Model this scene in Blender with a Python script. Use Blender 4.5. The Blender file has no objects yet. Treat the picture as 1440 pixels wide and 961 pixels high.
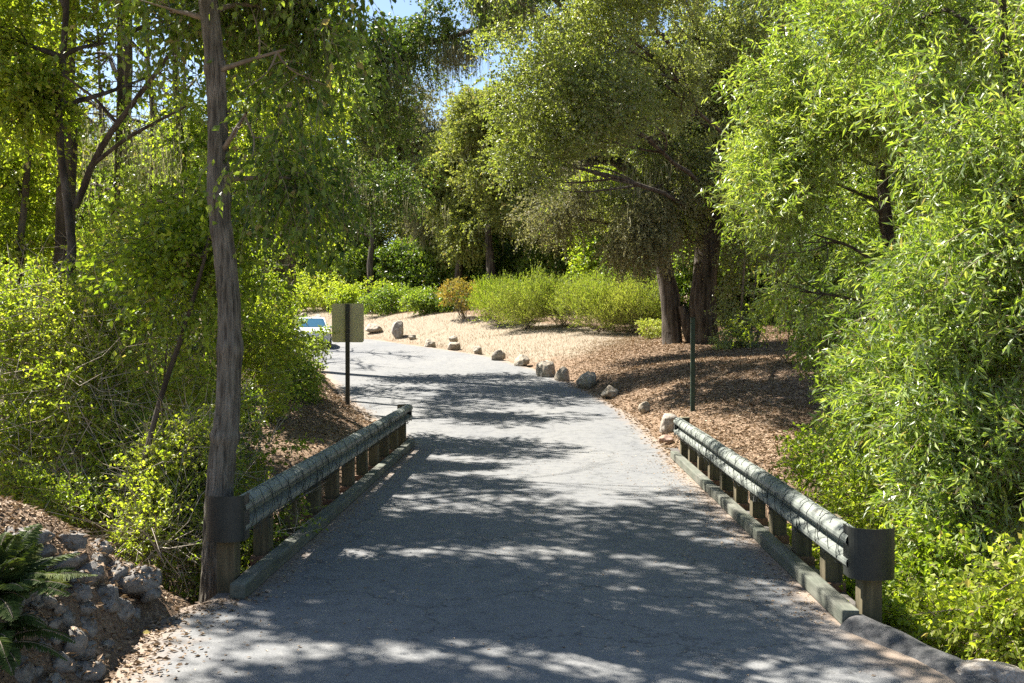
import bpy, bmesh, math
import numpy as np
from mathutils import Vector, Matrix
R = math.radians
rng = np.random.default_rng(11)
scene = bpy.context.scene
COL = scene.collection

# ------------------------------------------------------------------ render / camera / light
scene.render.engine = 'CYCLES'
cy = scene.cycles
cy.max_bounces = 7; cy.diffuse_bounces = 4; cy.glossy_bounces = 2; cy.transmission_bounces = 5
cy.caustics_reflective = False; cy.caustics_refractive = False
cy.sample_clamp_indirect = 4.0
cy.use_denoising = False
vs = scene.view_settings
vs.view_transform = 'Standard'; vs.look = 'None'; vs.gamma = 1; vs.use_curve_mapping = False
vs.exposure = 1.95

CAMZ = 2.2; F = 1400.0
camd = bpy.data.cameras.new('camera'); cam = bpy.data.objects.new('camera', camd); COL.objects.link(cam)
camd.sensor_width = 36; camd.lens = 35.0; camd.clip_start = 0.05; camd.clip_end = 2000
cam.location = (0, 0, CAMZ)
cam.rotation_euler = (R(90 - 0.594), 0, R(1.68))
scene.camera = cam
CM = cam.rotation_euler.to_matrix()
def W(px, py, y):
    """world point seen at photo pixel px,py whose distance along the bridge is y"""
    d = CM @ Vector(((px - 720) / F, (480.5 - py) / F, -1))
    t = y / d.y
    return np.array([d.x * t, y, CAMZ + d.z * t])

SUN_EL, SH = 52.0, Vector((-0.83, 0.56, 0)).normalized()
sdir = Vector((SH.x * math.cos(R(SUN_EL)), SH.y * math.cos(R(SUN_EL)), math.sin(R(SUN_EL))))
SD = np.array(sdir)
sl = bpy.data.lights.new('sun', 'SUN'); so = bpy.data.objects.new('sun', sl); COL.objects.link(so)
sl.energy = 5.0; sl.angle = R(0.53); sl.color = (1.0, 0.95, 0.87)
so.rotation_euler = sdir.to_track_quat('Z', 'Y').to_euler(); so.location = (-25, 25, 40)
w = bpy.data.worlds.new('World'); scene.world = w; w.use_nodes = True
nt = w.node_tree; bg = nt.nodes['Background']
sk = nt.nodes.new('ShaderNodeTexSky'); sk.sky_type = 'NISHITA'; sk.sun_disc = False
sk.sun_elevation = R(SUN_EL); sk.sun_rotation = math.atan2(sdir.x, sdir.y) % (2 * math.pi)
sk.air_density = 1.0; sk.dust_density = 0.6
nt.links.new(sk.outputs[0], bg.inputs[0]); bg.inputs[1].default_value = 0.055

# ------------------------------------------------------------------ materials
def srgb(r, g, b):
    f = lambda c: (c / 255 / 12.92) if c <= 10 else ((c / 255 + .055) / 1.055) ** 2.4
    return (f(r), f(g), f(b), 1)
def new_mat(name):
    m = bpy.data.materials.new(name); m.use_nodes = True
    n = m.node_tree.nodes; l = m.node_tree.links
    return m, n, l, n['Principled BSDF']
def ramp(n, stops):
    r = n.new('ShaderNodeValToRGB'); e = r.color_ramp.elements
    while len(e) < len(stops): e.new(0.5)
    for i, (p, c) in enumerate(stops):
        e[i].position = p; e[i].color = c if len(c) == 4 else (*c, 1)
    return r
def noise(n, l, scale, detail=4, rough=.6, vec=None, coord='Object'):
    tc = n.new('ShaderNodeTexCoord'); nz = n.new('ShaderNodeTexNoise')
    nz.inputs['Scale'].default_value = scale; nz.inputs['Detail'].default_value = detail; nz.inputs['Roughness'].default_value = rough
    if vec is None: l.new(tc.outputs[coord], nz.inputs['Vector'])
    else:
        mp = n.new('ShaderNodeMapping'); mp.inputs['Scale'].default_value = vec
        l.new(tc.outputs[coord], mp.inputs[0]); l.new(mp.outputs[0], nz.inputs['Vector'])
    return nz
def bump(n, l, src, b, strength=.4, dist=.02):
    bp = n.new('ShaderNodeBump'); bp.inputs['Strength'].default_value = strength; bp.inputs['Distance'].default_value = dist
    l.new(src, bp.inputs['Height']); l.new(bp.outputs[0], b.inputs['Normal']); return bp

def leaf_mat(name, stops, trans=.42, rough=.45, spec=.4, tcol=(1.25, 1.3, .45), under=None):
    m, n, l, b = new_mat(name)
    if len(stops) == 4 and stops[0][1][1] > stops[0][1][0]:
        stops = [(p * .93, c) for p, c in stops] + [(.985, (.34, .27, .15, 1))]
    at = n.new('ShaderNodeAttribute'); at.attribute_name = 'tint'
    rp = ramp(n, stops); l.new(at.outputs['Fac'], rp.inputs[0])
    l.new(rp.outputs[0], b.inputs['Base Color']); b.inputs['Roughness'].default_value = rough
    if under:
        ge = n.new('ShaderNodeNewGeometry'); um = n.new('ShaderNodeMix'); um.data_type = 'RGBA'
        l.new(ge.outputs['Backfacing'], um.inputs[0]); l.new(rp.outputs[0], um.inputs[6]); um.inputs[7].default_value = (*under, 1); l.new(um.outputs[2], b.inputs['Base Color'])
    b.inputs['Specular IOR Level'].default_value = spec
    tr = n.new('ShaderNodeBsdfTranslucent')
    mx = n.new('ShaderNodeMix'); mx.data_type = 'RGBA'; mx.blend_type = 'MULTIPLY'; mx.inputs[0].default_value = 1
    l.new(rp.outputs[0], mx.inputs[6]); mx.inputs[7].default_value = (*tcol, 1); l.new(mx.outputs[2], tr.inputs[0])
    ms = n.new('ShaderNodeMixShader'); ms.inputs[0].default_value = trans
    l.new(b.outputs[0], ms.inputs[1]); l.new(tr.outputs[0], ms.inputs[2])
    l.new(ms.outputs[0], n['Material Output'].inputs[0])
    return m
def c3(*a): return [(i / (len(a) - 1), (*c, 1)) for i, c in enumerate(a)]
M = {}
M['willow'] = leaf_mat('willow_leaf', c3((.085,.15,.02), (.175,.27,.035), (.29,.39,.06), (.42,.47,.17)), .46, .38, .6, (1.2,1.2,.45), under=(.30,.37,.18))
M['bright'] = leaf_mat('shrub_leaf', c3((.085,.145,.02), (.185,.26,.03), (.30,.375,.045), (.43,.46,.09)), .58, .42, .45)
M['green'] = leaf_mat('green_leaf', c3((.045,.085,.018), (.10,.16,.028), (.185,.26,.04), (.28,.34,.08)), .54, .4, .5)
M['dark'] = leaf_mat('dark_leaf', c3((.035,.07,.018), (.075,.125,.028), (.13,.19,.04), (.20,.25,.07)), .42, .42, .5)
M['oak'] = leaf_mat('oak_leaf', c3((.11,.14,.035), (.20,.245,.055), (.30,.35,.08), (.40,.42,.15)), .42, .42, .5, (1.2,1.25,.5), under=(.30,.31,.18))
M['oakgrey'] = leaf_mat('grey_oak_leaf', c3((.12,.125,.06), (.20,.205,.10), (.28,.28,.14), (.38,.33,.22)), .4, .6, .3, (1.1,1.1,.6))
M['far'] = leaf_mat('far_oak_leaf', c3((.09,.115,.04), (.17,.205,.055), (.26,.295,.08), (.35,.36,.14)), .46, .55, .3, (1.2,1.2,.5))
M['lime'] = leaf_mat('lime_leaf', c3((.12,.17,.03), (.22,.29,.05), (.32,.38,.07), (.42,.44,.14)), .42, .5, .3)
M['yellow'] = leaf_mat('yellow_leaf', c3((.18,.19,.04), (.32,.28,.06), (.38,.27,.08), (.32,.18,.07)), .4, .6, .2, (1.2,1.1,.5))
M['fern'] = leaf_mat('fern_leaf', c3((.025,.04,.012), (.05,.075,.018), (.085,.115,.028), (.14,.15,.04)), .25, .65, .15)
M['fernlight'] = leaf_mat('light_fern_leaf', c3((.07,.13,.02), (.13,.21,.03), (.20,.28,.04), (.25,.3,.06)), .5, .45, .3)
M['moss'] = leaf_mat('hanging_lichen', c3((.16,.15,.09), (.25,.24,.15), (.34,.32,.22), (.44,.41,.31)), .45, .9, .05, (1,1,.8))
M['litter'] = leaf_mat('fallen_leaf', c3((.08,.052,.03), (.20,.135,.08), (.33,.235,.15), (.48,.38,.27)), .08, .7, .2, (1,.9,.6))
M['straw'] = leaf_mat('dry_grass_blade', c3((.17,.13,.08), (.25,.19,.13), (.33,.26,.185), (.42,.35,.26)), .2, .8, .1, (1,.95,.7))

def twig_mat(name, a, b_, rough=.85):
    m, n, l, b = new_mat(name)
    nz = noise(n, l, 9, 3); rp = ramp(n, [(.3, a), (.7, b_)])
    l.new(nz.outputs[0], rp.inputs[0]); l.new(rp.outputs[0], b.inputs['Base Color']); b.inputs['Roughness'].default_value = rough
    return m
M['twig'] = twig_mat('twig_bark', (.10,.075,.05), (.24,.19,.13))
M['dead'] = twig_mat('dead_twig', (.22,.18,.13), (.46,.40,.31))

def bark_mat(name, a, b_, c, sc=10, strength=.9, dist=.03):
    m, n, l, b = new_mat(name)
    nz = noise(n, l, sc * 1.5, 9, .85, (1, 1, .22)); n2 = noise(n, l, 1.7, 3, .5)
    vo = n.new('ShaderNodeTexVoronoi'); vo.inputs['Scale'].default_value = sc * 1.6
    tc = n.new('ShaderNodeTexCoord'); mp = n.new('ShaderNodeMapping'); mp.inputs['Scale'].default_value = (1, 1, .13)
    l.new(tc.outputs['Object'], mp.inputs[0]); l.new(mp.outputs[0], vo.inputs['Vector'])
    mu = n.new('ShaderNodeMath'); mu.operation = 'ADD'; l.new(nz.outputs[0], mu.inputs[0])
    m2 = n.new('ShaderNodeMath'); m2.operation = 'MULTIPLY'; m2.inputs[1].default_value = .5; l.new(vo.outputs['Distance'], m2.inputs[0]); l.new(m2.outputs[0], mu.inputs[1])
    rp = ramp(n, [(.45, a), (.68, b_), (.95, c)]); l.new(mu.outputs[0], rp.inputs[0])
    mx = n.new('ShaderNodeMix'); mx.data_type = 'RGBA'; mx.blend_type = 'MULTIPLY'; mx.inputs[0].default_value = .55
    r2 = ramp(n, [(.3, (.55,.6,.5)), (.7, (1,1,1))]); l.new(n2.outputs[0], r2.inputs[0])
    l.new(rp.outputs[0], mx.inputs[6]); l.new(r2.outputs[0], mx.inputs[7]); l.new(mx.outputs[2], b.inputs['Base Color'])
    b.inputs['Roughness'].default_value = .9; b.inputs['Specular IOR Level'].default_value = .2
    bump(n, l, mu.outputs[0], b, strength, dist)
    return m
M['bark'] = bark_mat('grey_furrowed_bark', (.045,.037,.029), (.135,.115,.09), (.25,.218,.175), 16, .9, .02)
M['oakbark'] = bark_mat('dark_oak_bark', (.025,.02,.016), (.075,.058,.045), (.17,.14,.115), 5, 1, .05)

def asphalt():
    m, n, l, b = new_mat('worn_asphalt')
    f = noise(n, l, 75, 6, .85); g = noise(n, l, .45, 4, .6, (1, .35, 1)); h = noise(n, l, 6, 6, .75)
    r1 = ramp(n, [(.36, (.118,.121,.122)), (.5, (.168,.171,.171)), (.64, (.225,.227,.226))]); l.new(f.outputs[0], r1.inputs[0])
    r2 = ramp(n, [(.3, (.80,.81,.83)), (.7, (1.08,1.05,1.0))]); l.new(g.outputs[0], r2.inputs[0])
    mx = n.new('ShaderNodeMix'); mx.data_type = 'RGBA'; mx.blend_type = 'MULTIPLY'; mx.inputs[0].default_value = 1
    l.new(r1.outputs[0], mx.inputs[6]); l.new(r2.outputs[0], mx.inputs[7])
    r3 = ramp(n, [(.35, (.72,.72,.73)), (.48, (.95,.95,.95)), (.62, (1.05,1.04,1.02))]); l.new(h.outputs[0], r3.inputs[0])
    m2 = n.new('ShaderNodeMix'); m2.data_type = 'RGBA'; m2.blend_type = 'MULTIPLY'; m2.inputs[0].default_value = 1
    l.new(mx.outputs[2], m2.inputs[6]); l.new(r3.outputs[0], m2.inputs[7])
    # dusty brown drift towards the road edges (a real deposit), from an 'edge' attribute plus noise
    at = n.new('ShaderNodeAttribute'); at.attribute_name = 'edge'
    dn = noise(n, l, 2.2, 5, .7)
    ad = n.new('ShaderNodeMath'); ad.operation = 'ADD'; l.new(at.outputs['Fac'], ad.inputs[0]); l.new(dn.outputs[0], ad.inputs[1])
    rr = ramp(n, [(.80, (0,0,0)), (1.25, (.75,.75,.75))]);
    dv = n.new('ShaderNodeMath'); dv.operation = 'MULTIPLY'; dv.inputs[1].default_value = .72; l.new(ad.outputs[0], dv.inputs[0])
    rr.color_ramp.elements[0].position = .56; rr.color_ramp.elements[1].position = .9
    l.new(dv.outputs[0], rr.inputs[0])
    m3 = n.new('ShaderNodeMix'); m3.data_type = 'RGBA'; l.new(rr.outputs[0], m3.inputs[0])
    l.new(m2.outputs[2], m3.inputs[6]); m3.inputs[7].default_value = (.25,.185,.13,1)
    # hairline cracks
    vo = n.new('ShaderNodeTexVoronoi'); vo.feature = 'DISTANCE_TO_EDGE'; vo.inputs['Scale'].default_value = .55
    tc = n.new('ShaderNodeTexCoord'); wn = noise(n, l, 1.5, 5, .7)
    va = n.new('ShaderNodeVectorMath'); va.operation = 'ADD'; l.new(tc.outputs['Object'], va.inputs[0]); l.new(wn.outputs['Color'], va.inputs[1]); l.new(va.outputs[0], vo.inputs['Vector'])
    cr = ramp(n, [(0, (.35,.35,.35)), (.012, (1,1,1))]); l.new(vo.outputs['Distance'], cr.inputs[0])
    m4 = n.new('ShaderNodeMix'); m4.data_type = 'RGBA'; m4.blend_type = 'MULTIPLY'; m4.inputs[0].default_value = .7
    l.new(m3.outputs[2], m4.inputs[6]); l.new(cr.outputs[0], m4.inputs[7])
    l.new(m4.outputs[2], b.inputs['Base Color']); b.inputs['Roughness'].default_value = .85; b.inputs['Specular IOR Level'].default_value = .3
    bump(n, l, f.outputs[0], b, .5, .006)
    return m
M['asphalt'] = asphalt()

def ground_mat():
    m, n, l, b = new_mat('ground')
    at = n.new('ShaderNodeAttribute'); at.attribute_name = 'grass'
    f = noise(n, l, 28, 6, .75); g = noise(n, l, 1.1, 5, .65); h = noise(n, l, 90, 4, .7)
    lit = ramp(n, [(.25, (.06,.04,.026)), (.45, (.17,.115,.075)), (.6, (.28,.20,.135)), (.8, (.40,.30,.21))]); l.new(f.outputs[0], lit.inputs[0])
    gr = ramp(n, [(.25, (.175,.14,.095)), (.5, (.25,.205,.15)), (.75, (.33,.28,.215))]); l.new(h.outputs[0], gr.inputs[0])
    ad = n.new('ShaderNodeMath'); ad.operation = 'ADD'; l.new(at.outputs['Fac'], ad.inputs[0]); l.new(g.outputs[0], ad.inputs[1])
    st = ramp(n, [(.85, (0,0,0)), (1.0, (1,1,1))]); 
    dv = n.new('ShaderNodeMath'); dv.operation = 'MULTIPLY'; dv.inputs[1].default_value = .66; l.new(ad.outputs[0], dv.inputs[0])
    st.color_ramp.elements[0].position = .55; st.color_ramp.elements[1].position = .75
    l.new(dv.outputs[0], st.inputs[0])
    mx = n.new('ShaderNodeMix'); mx.data_type = 'RGBA'; l.new(st.outputs[0], mx.inputs[0]); l.new(lit.outputs[0], mx.inputs[6]); l.new(gr.outputs[0], mx.inputs[7])
    l.new(mx.outputs[2], b.inputs['Base Color']); b.inputs['Roughness'].default_value = .95; b.inputs['Specular IOR Level'].default_value = .1
    bump(n, l, f.outputs[0], b, .8, .04)
    return m
M['ground'] = ground_mat()

def wood_mat(name, a, b_, c, sc=18, axis=(1, .08, 1)):
    m, n, l, b = new_mat(name)
    f = noise(n, l, sc, 6, .7, axis); g = noise(n, l, 2.3, 4, .6)
    r1 = ramp(n, [(.3, a), (.55, b_), (.8, c)]); l.new(f.outputs[0], r1.inputs[0])
    r2 = ramp(n, [(.35, (.7,.75,.65)), (.65, (1.05,1.0,.95))]); l.new(g.outputs[0], r2.inputs[0])
    mx = n.new('ShaderNodeMix'); mx.data_type = 'RGBA'; mx.blend_type = 'MULTIPLY'; mx.inputs[0].default_value = 1
    l.new(r1.outputs[0], mx.inputs[6]); l.new(r2.outputs[0], mx.inputs[7]); l.new(mx.outputs[2], b.inputs['Base Color'])
    b.inputs['Roughness'].default_value = .85
    bump(n, l, f.outputs[0], b, .5, .008)
    return m
M['post'] = wood_mat('weathered_post_timber', (.06,.05,.028), (.13,.105,.06), (.22,.18,.11), 22, (1, 1, .07))
M['block'] = wood_mat('red_brown_timber', (.14,.07,.045), (.25,.14,.09), (.33,.21,.14), 22)
M['kerb'] = wood_mat('grey_green_kerb_timber', (.075,.078,.064), (.14,.145,.122), (.22,.22,.185), 20)

def metal_rail():
    m, n, l, b = new_mat('dull_painted_rail_steel')
    f = noise(n, l, 5, 7, .6, (1, .25, 1)); g = noise(n, l, 60, 3, .6)
    r1 = ramp(n, [(.3, (.14,.155,.135)), (.5, (.19,.205,.18)), (.66, (.25,.265,.235)), (.76, (.19,.14,.095))]); l.new(f.outputs[0], r1.inputs[0])
    l.new(r1.outputs[0], b.inputs['Base Color']); b.inputs['Metallic'].default_value = .25
    r2 = ramp(n, [(.3, (.38,)*3), (.7, (.65,)*3)]); l.new(g.outputs[0], r2.inputs[0]); l.new(r2.outputs[0], b.inputs['Roughness'])
    bump(n, l, g.outputs[0], b, .15, .003)
    return m
M['rail'] = metal_rail()
def plain(name, col, rough=.6, metal=0, var=.25, sc=15, spec=.4):
    m, n, l, b = new_mat(name)
    f = noise(n, l, sc, 5, .65)
    r1 = ramp(n, [(.3, tuple(c * (1 - var) for c in col)), (.7, tuple(c * (1 + var) for c in col))]); l.new(f.outputs[0], r1.inputs[0])
    l.new(r1.outputs[0], b.inputs['Base Color']); b.inputs['Roughness'].default_value = rough; b.inputs['Metallic'].default_value = metal
    b.inputs['Specular IOR Level'].default_value = spec
    return m
M['cap'] = plain('dark_green_end_cap', (.028,.030,.025), .45, .1)
M['wire'] = plain('dark_wire', (.035,.04,.035), .6)
M['post_dark'] = plain('dark_sign_post', (.045,.04,.03), .6)
M['post_green'] = plain('dark_green_post', (.02,.04,.028), .5)
M['signback'] = plain('olive_sign_back', (.48,.42,.25), .6, .0, .10, 3)
M['concrete'] = plain('deck_concrete', (.10,.09,.08), .9)
def rock_mat(name, a, b_, c):
    m, n, l, b = new_mat(name)
    f = noise(n, l, 9, 9, .8); g = noise(n, l, 60, 3, .7)
    r1 = ramp(n, [(.38, a), (.5, b_), (.62, c)]); l.new(f.outputs[0], r1.inputs[0])
    r2 = ramp(n, [(.35, (.75,.75,.75)), (.65, (1.1,1.1,1.1))]); l.new(g.outputs[0], r2.inputs[0])
    mx = n.new('ShaderNodeMix'); mx.data_type = 'RGBA'; mx.blend_type = 'MULTIPLY'; mx.inputs[0].default_value = 1
    l.new(r1.outputs[0], mx.inputs[6]); l.new(r2.outputs[0], mx.inputs[7]); l.new(mx.outputs[2], b.inputs['Base Color'])
    b.inputs['Roughness'].default_value = .9
    bump(n, l, f.outputs[0], b, .8, .03)
    return m
M['rock'] = rock_mat('tan_boulder', (.16,.12,.085), (.32,.27,.20), (.48,.43,.35))
M['rockpale'] = rock_mat('pale_boulder', (.19,.155,.115), (.32,.28,.23), (.46,.42,.36))
M['rockgrey'] = rock_mat('grey_bank_stone', (.11,.10,.09), (.19,.175,.155), (.30,.275,.24))
M['berm'] = rock_mat('rough_asphalt_berm', (.04,.04,.04), (.08,.08,.078), (.15,.14,.13))

# ------------------------------------------------------------------ object helpers
def tag(o, label=None, cat=None, group=None, kind=None):
    if label: o['label'] = label
    if cat: o['category'] = cat
    if group: o['group'] = group
    if kind: o['kind'] = kind
    return o
def mesh_np(name, V, Fq, mat, parent=None, tint=None, smooth=False, attr='tint', domain='FACE'):
    """V (n,3); Fq: (m,k) array or list of such arrays"""
    me = bpy.data.meshes.new(name)
    if not isinstance(Fq, list): Fq = [Fq]
    Fq = [f for f in Fq if len(f)]
    if not Fq: return None
    me.vertices.add(len(V)); me.vertices.foreach_set('co', np.ascontiguousarray(V, dtype=np.float32).ravel())
    loops = np.concatenate([f.ravel() for f in Fq]).astype(np.int32)
    counts = np.concatenate([np.full(len(f), f.shape[1]) for f in Fq]).astype(np.int32)
    starts = np.concatenate([[0], np.cumsum(counts)[:-1]]).astype(np.int32)
    me.loops.add(len(loops)); me.loops.foreach_set('vertex_index', loops)
    me.polygons.add(len(counts)); me.polygons.foreach_set('loop_start', starts); me.polygons.foreach_set('loop_total', counts)
    me.update(calc_edges=True)
    me.polygons.foreach_set('use_smooth', np.full(len(counts), smooth, dtype=bool))
    if tint is not None:
        a = me.attributes.new(attr, 'FLOAT', domain); a.data.foreach_set('value', np.ascontiguousarray(tint, dtype=np.float32))
    me.materials.append(mat)
    o = bpy.data.objects.new(name, me); COL.objects.link(o)
    if parent is not None: o.parent = parent
    return o
def empty(name, loc, label, cat, group=None):
    o = bpy.data.objects.new(name, None); COL.objects.link(o); o.location = tuple(loc); o.empty_display_size = .3
    return tag(o, label, cat, group)
def from_bm(name, bm, mat, parent=None, smooth=False):
    me = bpy.data.meshes.new(name); bm.to_mesh(me); bm.free(); me.materials.append(mat)
    if smooth:
        for p in me.polygons: p.use_smooth = True
    o = bpy.data.objects.new(name, me); COL.objects.link(o)
    if parent is not None: o.parent = parent
    return o
def box_bm(bm, x0, x1, y0, y1, z0, z1, bevel=.008, jit=0):
    r = bmesh.ops.create_cube(bm, size=1)
    for v in r['verts']:
        v.co = Vector(((x0 + x1) / 2 + v.co.x * (x1 - x0), (y0 + y1) / 2 + v.co.y * (y1 - y0), (z0 + z1) / 2 + v.co.z * (z1 - z0)))
        if jit: v.co += Vector(rng.uniform(-jit, jit, 3))
    if bevel:
        es = list({e for v in r['verts'] for e in v.link_edges})
        bmesh.ops.bevel(bm, geom=es, offset=bevel, segments=2, affect='EDGES', profile=.6)
    return bm

class Waves:
    """cheap smooth 3-D noise"""
    def __init__(s, freq, n=14, seed=0):
        g = np.random.default_rng(seed); d = g.normal(size=(n, 3)); d /= np.linalg.norm(d, axis=1)[:, None]
        s.k = d * (freq * g.uniform(.6, 1.7, n))[:, None]; s.p = g.uniform(0, 6.28, n); s.n = n
    def __call__(s, P):
        return np.cos(np.asarray(P) @ s.k.T + s.p).sum(1) / math.sqrt(s.n / 2)

def unit(a): return a / (np.linalg.norm(a, axis=-1, keepdims=True) + 1e-9)

def tubes(paths, radii, sides=6):
    """list of (n,3) polylines and radii -> verts, quads"""
    Vs, Fs, off = [np.zeros((0, 3))], [np.zeros((0, 4), int)], 0
    for P, r in zip(paths, radii):
        P = np.asarray(P, float); n = len(P); r = np.broadcast_to(np.asarray(r, float), (n,))
        T = unit(np.gradient(P, axis=0))
        ref = np.where(np.abs(T[:, 2:3]) > .9, [[1., 0, 0]], [[0, 0, 1.]])
        ref = np.broadcast_to(ref[0], T.shape) if n else ref
        A = unit(np.cross(T, ref)); B = np.cross(T, A)
        th = np.linspace(0, 2 * math.pi, sides, endpoint=False)
        ring = P[:, None] + (A[:, None] * np.cos(th)[None, :, None] + B[:, None] * np.sin(th)[None, :, None]) * r[:, None, None]
        Vs.append(ring.reshape(-1, 3))
        i = np.arange(n - 1)[:, None] * sides; j = np.arange(sides)[None]; j2 = (j + 1) % sides
        q = np.stack([i + j, i + j2, i + sides + j2, i + sides + j], -1).reshape(-1, 4) + off
        Fs.append(q); off += n * sides
    return np.concatenate(Vs), np.concatenate(Fs)

def fast_twigs(A, Bm, C, r):
    """many 3-sided two-segment tubes: A base, Bm mid, C tip"""
    n = len(A); th = np.array([0, 2.09, 4.19])
    T = unit(C - A); X = unit(np.cross(T, rng.normal(size=(n, 3)))); Y = np.cross(T, X)
    off = X[:, None] * np.cos(th)[None, :, None] + Y[:, None] * np.sin(th)[None, :, None]
    r = np.broadcast_to(np.asarray(r, float), (n,))[:, None, None]
    V = np.concatenate([A[:, None] + off * r, Bm[:, None] + off * r * .7, C[:, None] + off * r * .25], 1)   # n,9,3
    q = np.array([[0,1,4,3],[1,2,5,4],[2,0,3,5],[3,4,7,6],[4,5,8,7],[5,3,6,8]])
    Fq = (np.arange(n)[:, None, None] * 9 + q[None]).reshape(-1, 4)
    return V.reshape(-1, 3), Fq

def leaves(B, A, Nn, L, Wd, fold=.12, sag=.12):
    """leaf quads: base B, axis A, normal Nn"""
    n = len(B); S = unit(np.cross(A, Nn)); Nn = np.cross(S, A)
    L = np.broadcast_to(L, (n,))[:, None]; Wd = np.broadcast_to(Wd, (n,))[:, None]
    mid = B + A * L * .42
    V = np.stack([B, mid + S * Wd / 2 + Nn * Wd * fold, B + A * L - Nn * L * sag, mid - S * Wd / 2 + Nn * Wd * fold], 1)
    return V.reshape(-1, 3), np.arange(4 * n).reshape(n, 4)

# sunlit places on the ground that the photo shows: crowns have gaps on the way to the sun
SUNP = [  # x, y, rx, ry  (on z=0)
    (1.4, 15.6, 2.8, 2.1), (0.2, 13.1, 2.6, .35), (-.9, 9.8, 1.7, .32), (.9, 9.35, .8, .13), (-1.7, 17.2, .5, .5),
    (-.6, 6.75, 2.4, .28), (1.4, 6.35, 1.2, .25), (1.9, 10.3, .5, .25), (2.1, 8.3, .35, .18), (-.6, 8.2, .5, .10), (1.0, 7.7, .7, .10),
    (1.7, 21.2, 1.9, 1.6), (-1.0, 20.6, 1.2, .55), (-.5, 24.5, 1.6, .5), (-3, 22.8, .9, .3),
    (-5, 44, 11, 13), (-3, 36.5, 6.5, 5.5), (2.5, 41, 6, 8), (1.5, 33, 1.6, 2.0), (-2.0, 30.6, 1.5, .5), (-14, 55, 14, 12),
    (3.5, 20.5, .8, .35), (4.2, 18.4, .9, .25), (4.0, 23, 1.3, .5), (3.0, 26.5, 1.6, .5), (4.5, 30, 2, .5), (5, 33.5, 2.2, .5), (5.6, 24.5, 1.2, .4), (5.5, 20.5, .7, .3), (4.2, 16.2, .7, .3),
    (-2.7, 6.1, .8, .45), (-3.2, 7.0, .35, .3), (-3.6, 5.6, .6, .3), (-1.9, 7.35, .8, .09), (2.8, 15, .4, 2.3), (4.3, 8.3, 1.15, 2.6), (4.9, 11.6, 1.5, 1.6), (3.7, 6.0, .7, .8), (2.8, 11.4, .4, 1.3), (2.8, 8.5, .35, 1.0), (-2.2, 12.5, .25, .3), (-2.2, 15.6, .25, .7), (-2.2, 10.2, .2, .15)]
wv1, wv2 = Waves(2.2, 14, 5), Waves(6.0, 14, 6)
SA = np.cross(SD, [0, 0, 1.]); SA /= np.linalg.norm(SA); SB = np.cross(SD, SA); wsh = Waves(1.3, 16, 91); wsh2 = Waves(3.5, 16, 92)
def shaft(P, hx):
    q = np.c_[P @ SA, P @ SB, np.zeros(len(P))]
    k = wsh(q) * .8 + wsh2(q) * .5
    return (k > np.where(P[:, 2] > 7.6, -1.6, np.where(P[:, 2] > 5.8, -.15, .5))) & (hx < -3.2) & (hx > -20) & (P[:, 2] > 3.4) & (P[:, 1] > 10.6)
def sun_clear(P):
    """True for points that stand in the way of the sun reaching a sunlit patch"""
    z0 = np.clip((P[:, 1] - 19) * .05, 0, 2)
    for _ in range(2):
        G = P - SD * ((P[:, 2] - z0) / SD[2])[:, None]
        z0 = np.clip((G[:, 1] - 19) * .05, 0, 2)
    G = G.copy(); G[:, 2] = 0
    nz = wv1(G * [1, 2.2, 1]) * .22 + wv2(G * [1, 2.2, 1]) * .16
    m = np.zeros(len(P), bool)
    for x, y, rx, ry in SUNP:
        m |= ((G[:, 0] - x) / rx) ** 2 + ((G[:, 1] - y) / ry) ** 2 + nz * 1.1 < 1
    return (m & (P[:, 2] - z0 > 1.2)) | shaft(P, (P - SD * ((P[:, 2] - .8) / SD[2])[:, None])[:, 0])

def make_twigs(blobs, n, L, shell=.55, up=.15, out=1.0, rnd=.6, gap=None, seed=1, sunc=True, keep=None):
    g = np.random.default_rng(seed)
    wts = np.array([b[3] * b[4] + b[4] * b[5] + b[3] * b[5] for b in blobs]) * np.array([b[6] if len(b) > 6 else 1 for b in blobs])
    k = g.choice(len(blobs), n, p=wts / wts.sum()); bl = np.array([b[:6] for b in blobs])[k]
    d = unit(g.normal(size=(n, 3)))
    r = 1 - shell * g.random(n) ** 1.3
    wob = Waves(1.1, 12, seed + 77)
    P = bl[:, :3] + bl[:, 3:6] * d * r[:, None]
    r2 = 1 + .16 * wob(P)
    P = bl[:, :3] + bl[:, 3:6] * d * (r * r2)[:, None]
    D = unit(d * out + g.normal(size=(n, 3)) * rnd + np.array([0, 0, up]))
    m = np.ones(n, bool)
    if gap:
        fq, th = gap; m &= Waves(fq, 16, seed + 3)(P) * .8 + Waves(fq * 2.7, 16, seed + 4)(P) * .5 > th
    if sunc == 3: m &= ~shaft(P, (P - SD * ((P[:, 2] - .8) / SD[2])[:, None])[:, 0])
    elif sunc: m &= ~(sun_clear(P) & ((P[:, 0] < -1.4) | (sunc == 2)))
    if keep is not None: m &= keep(P)
    return P[m], D[m], g

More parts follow.
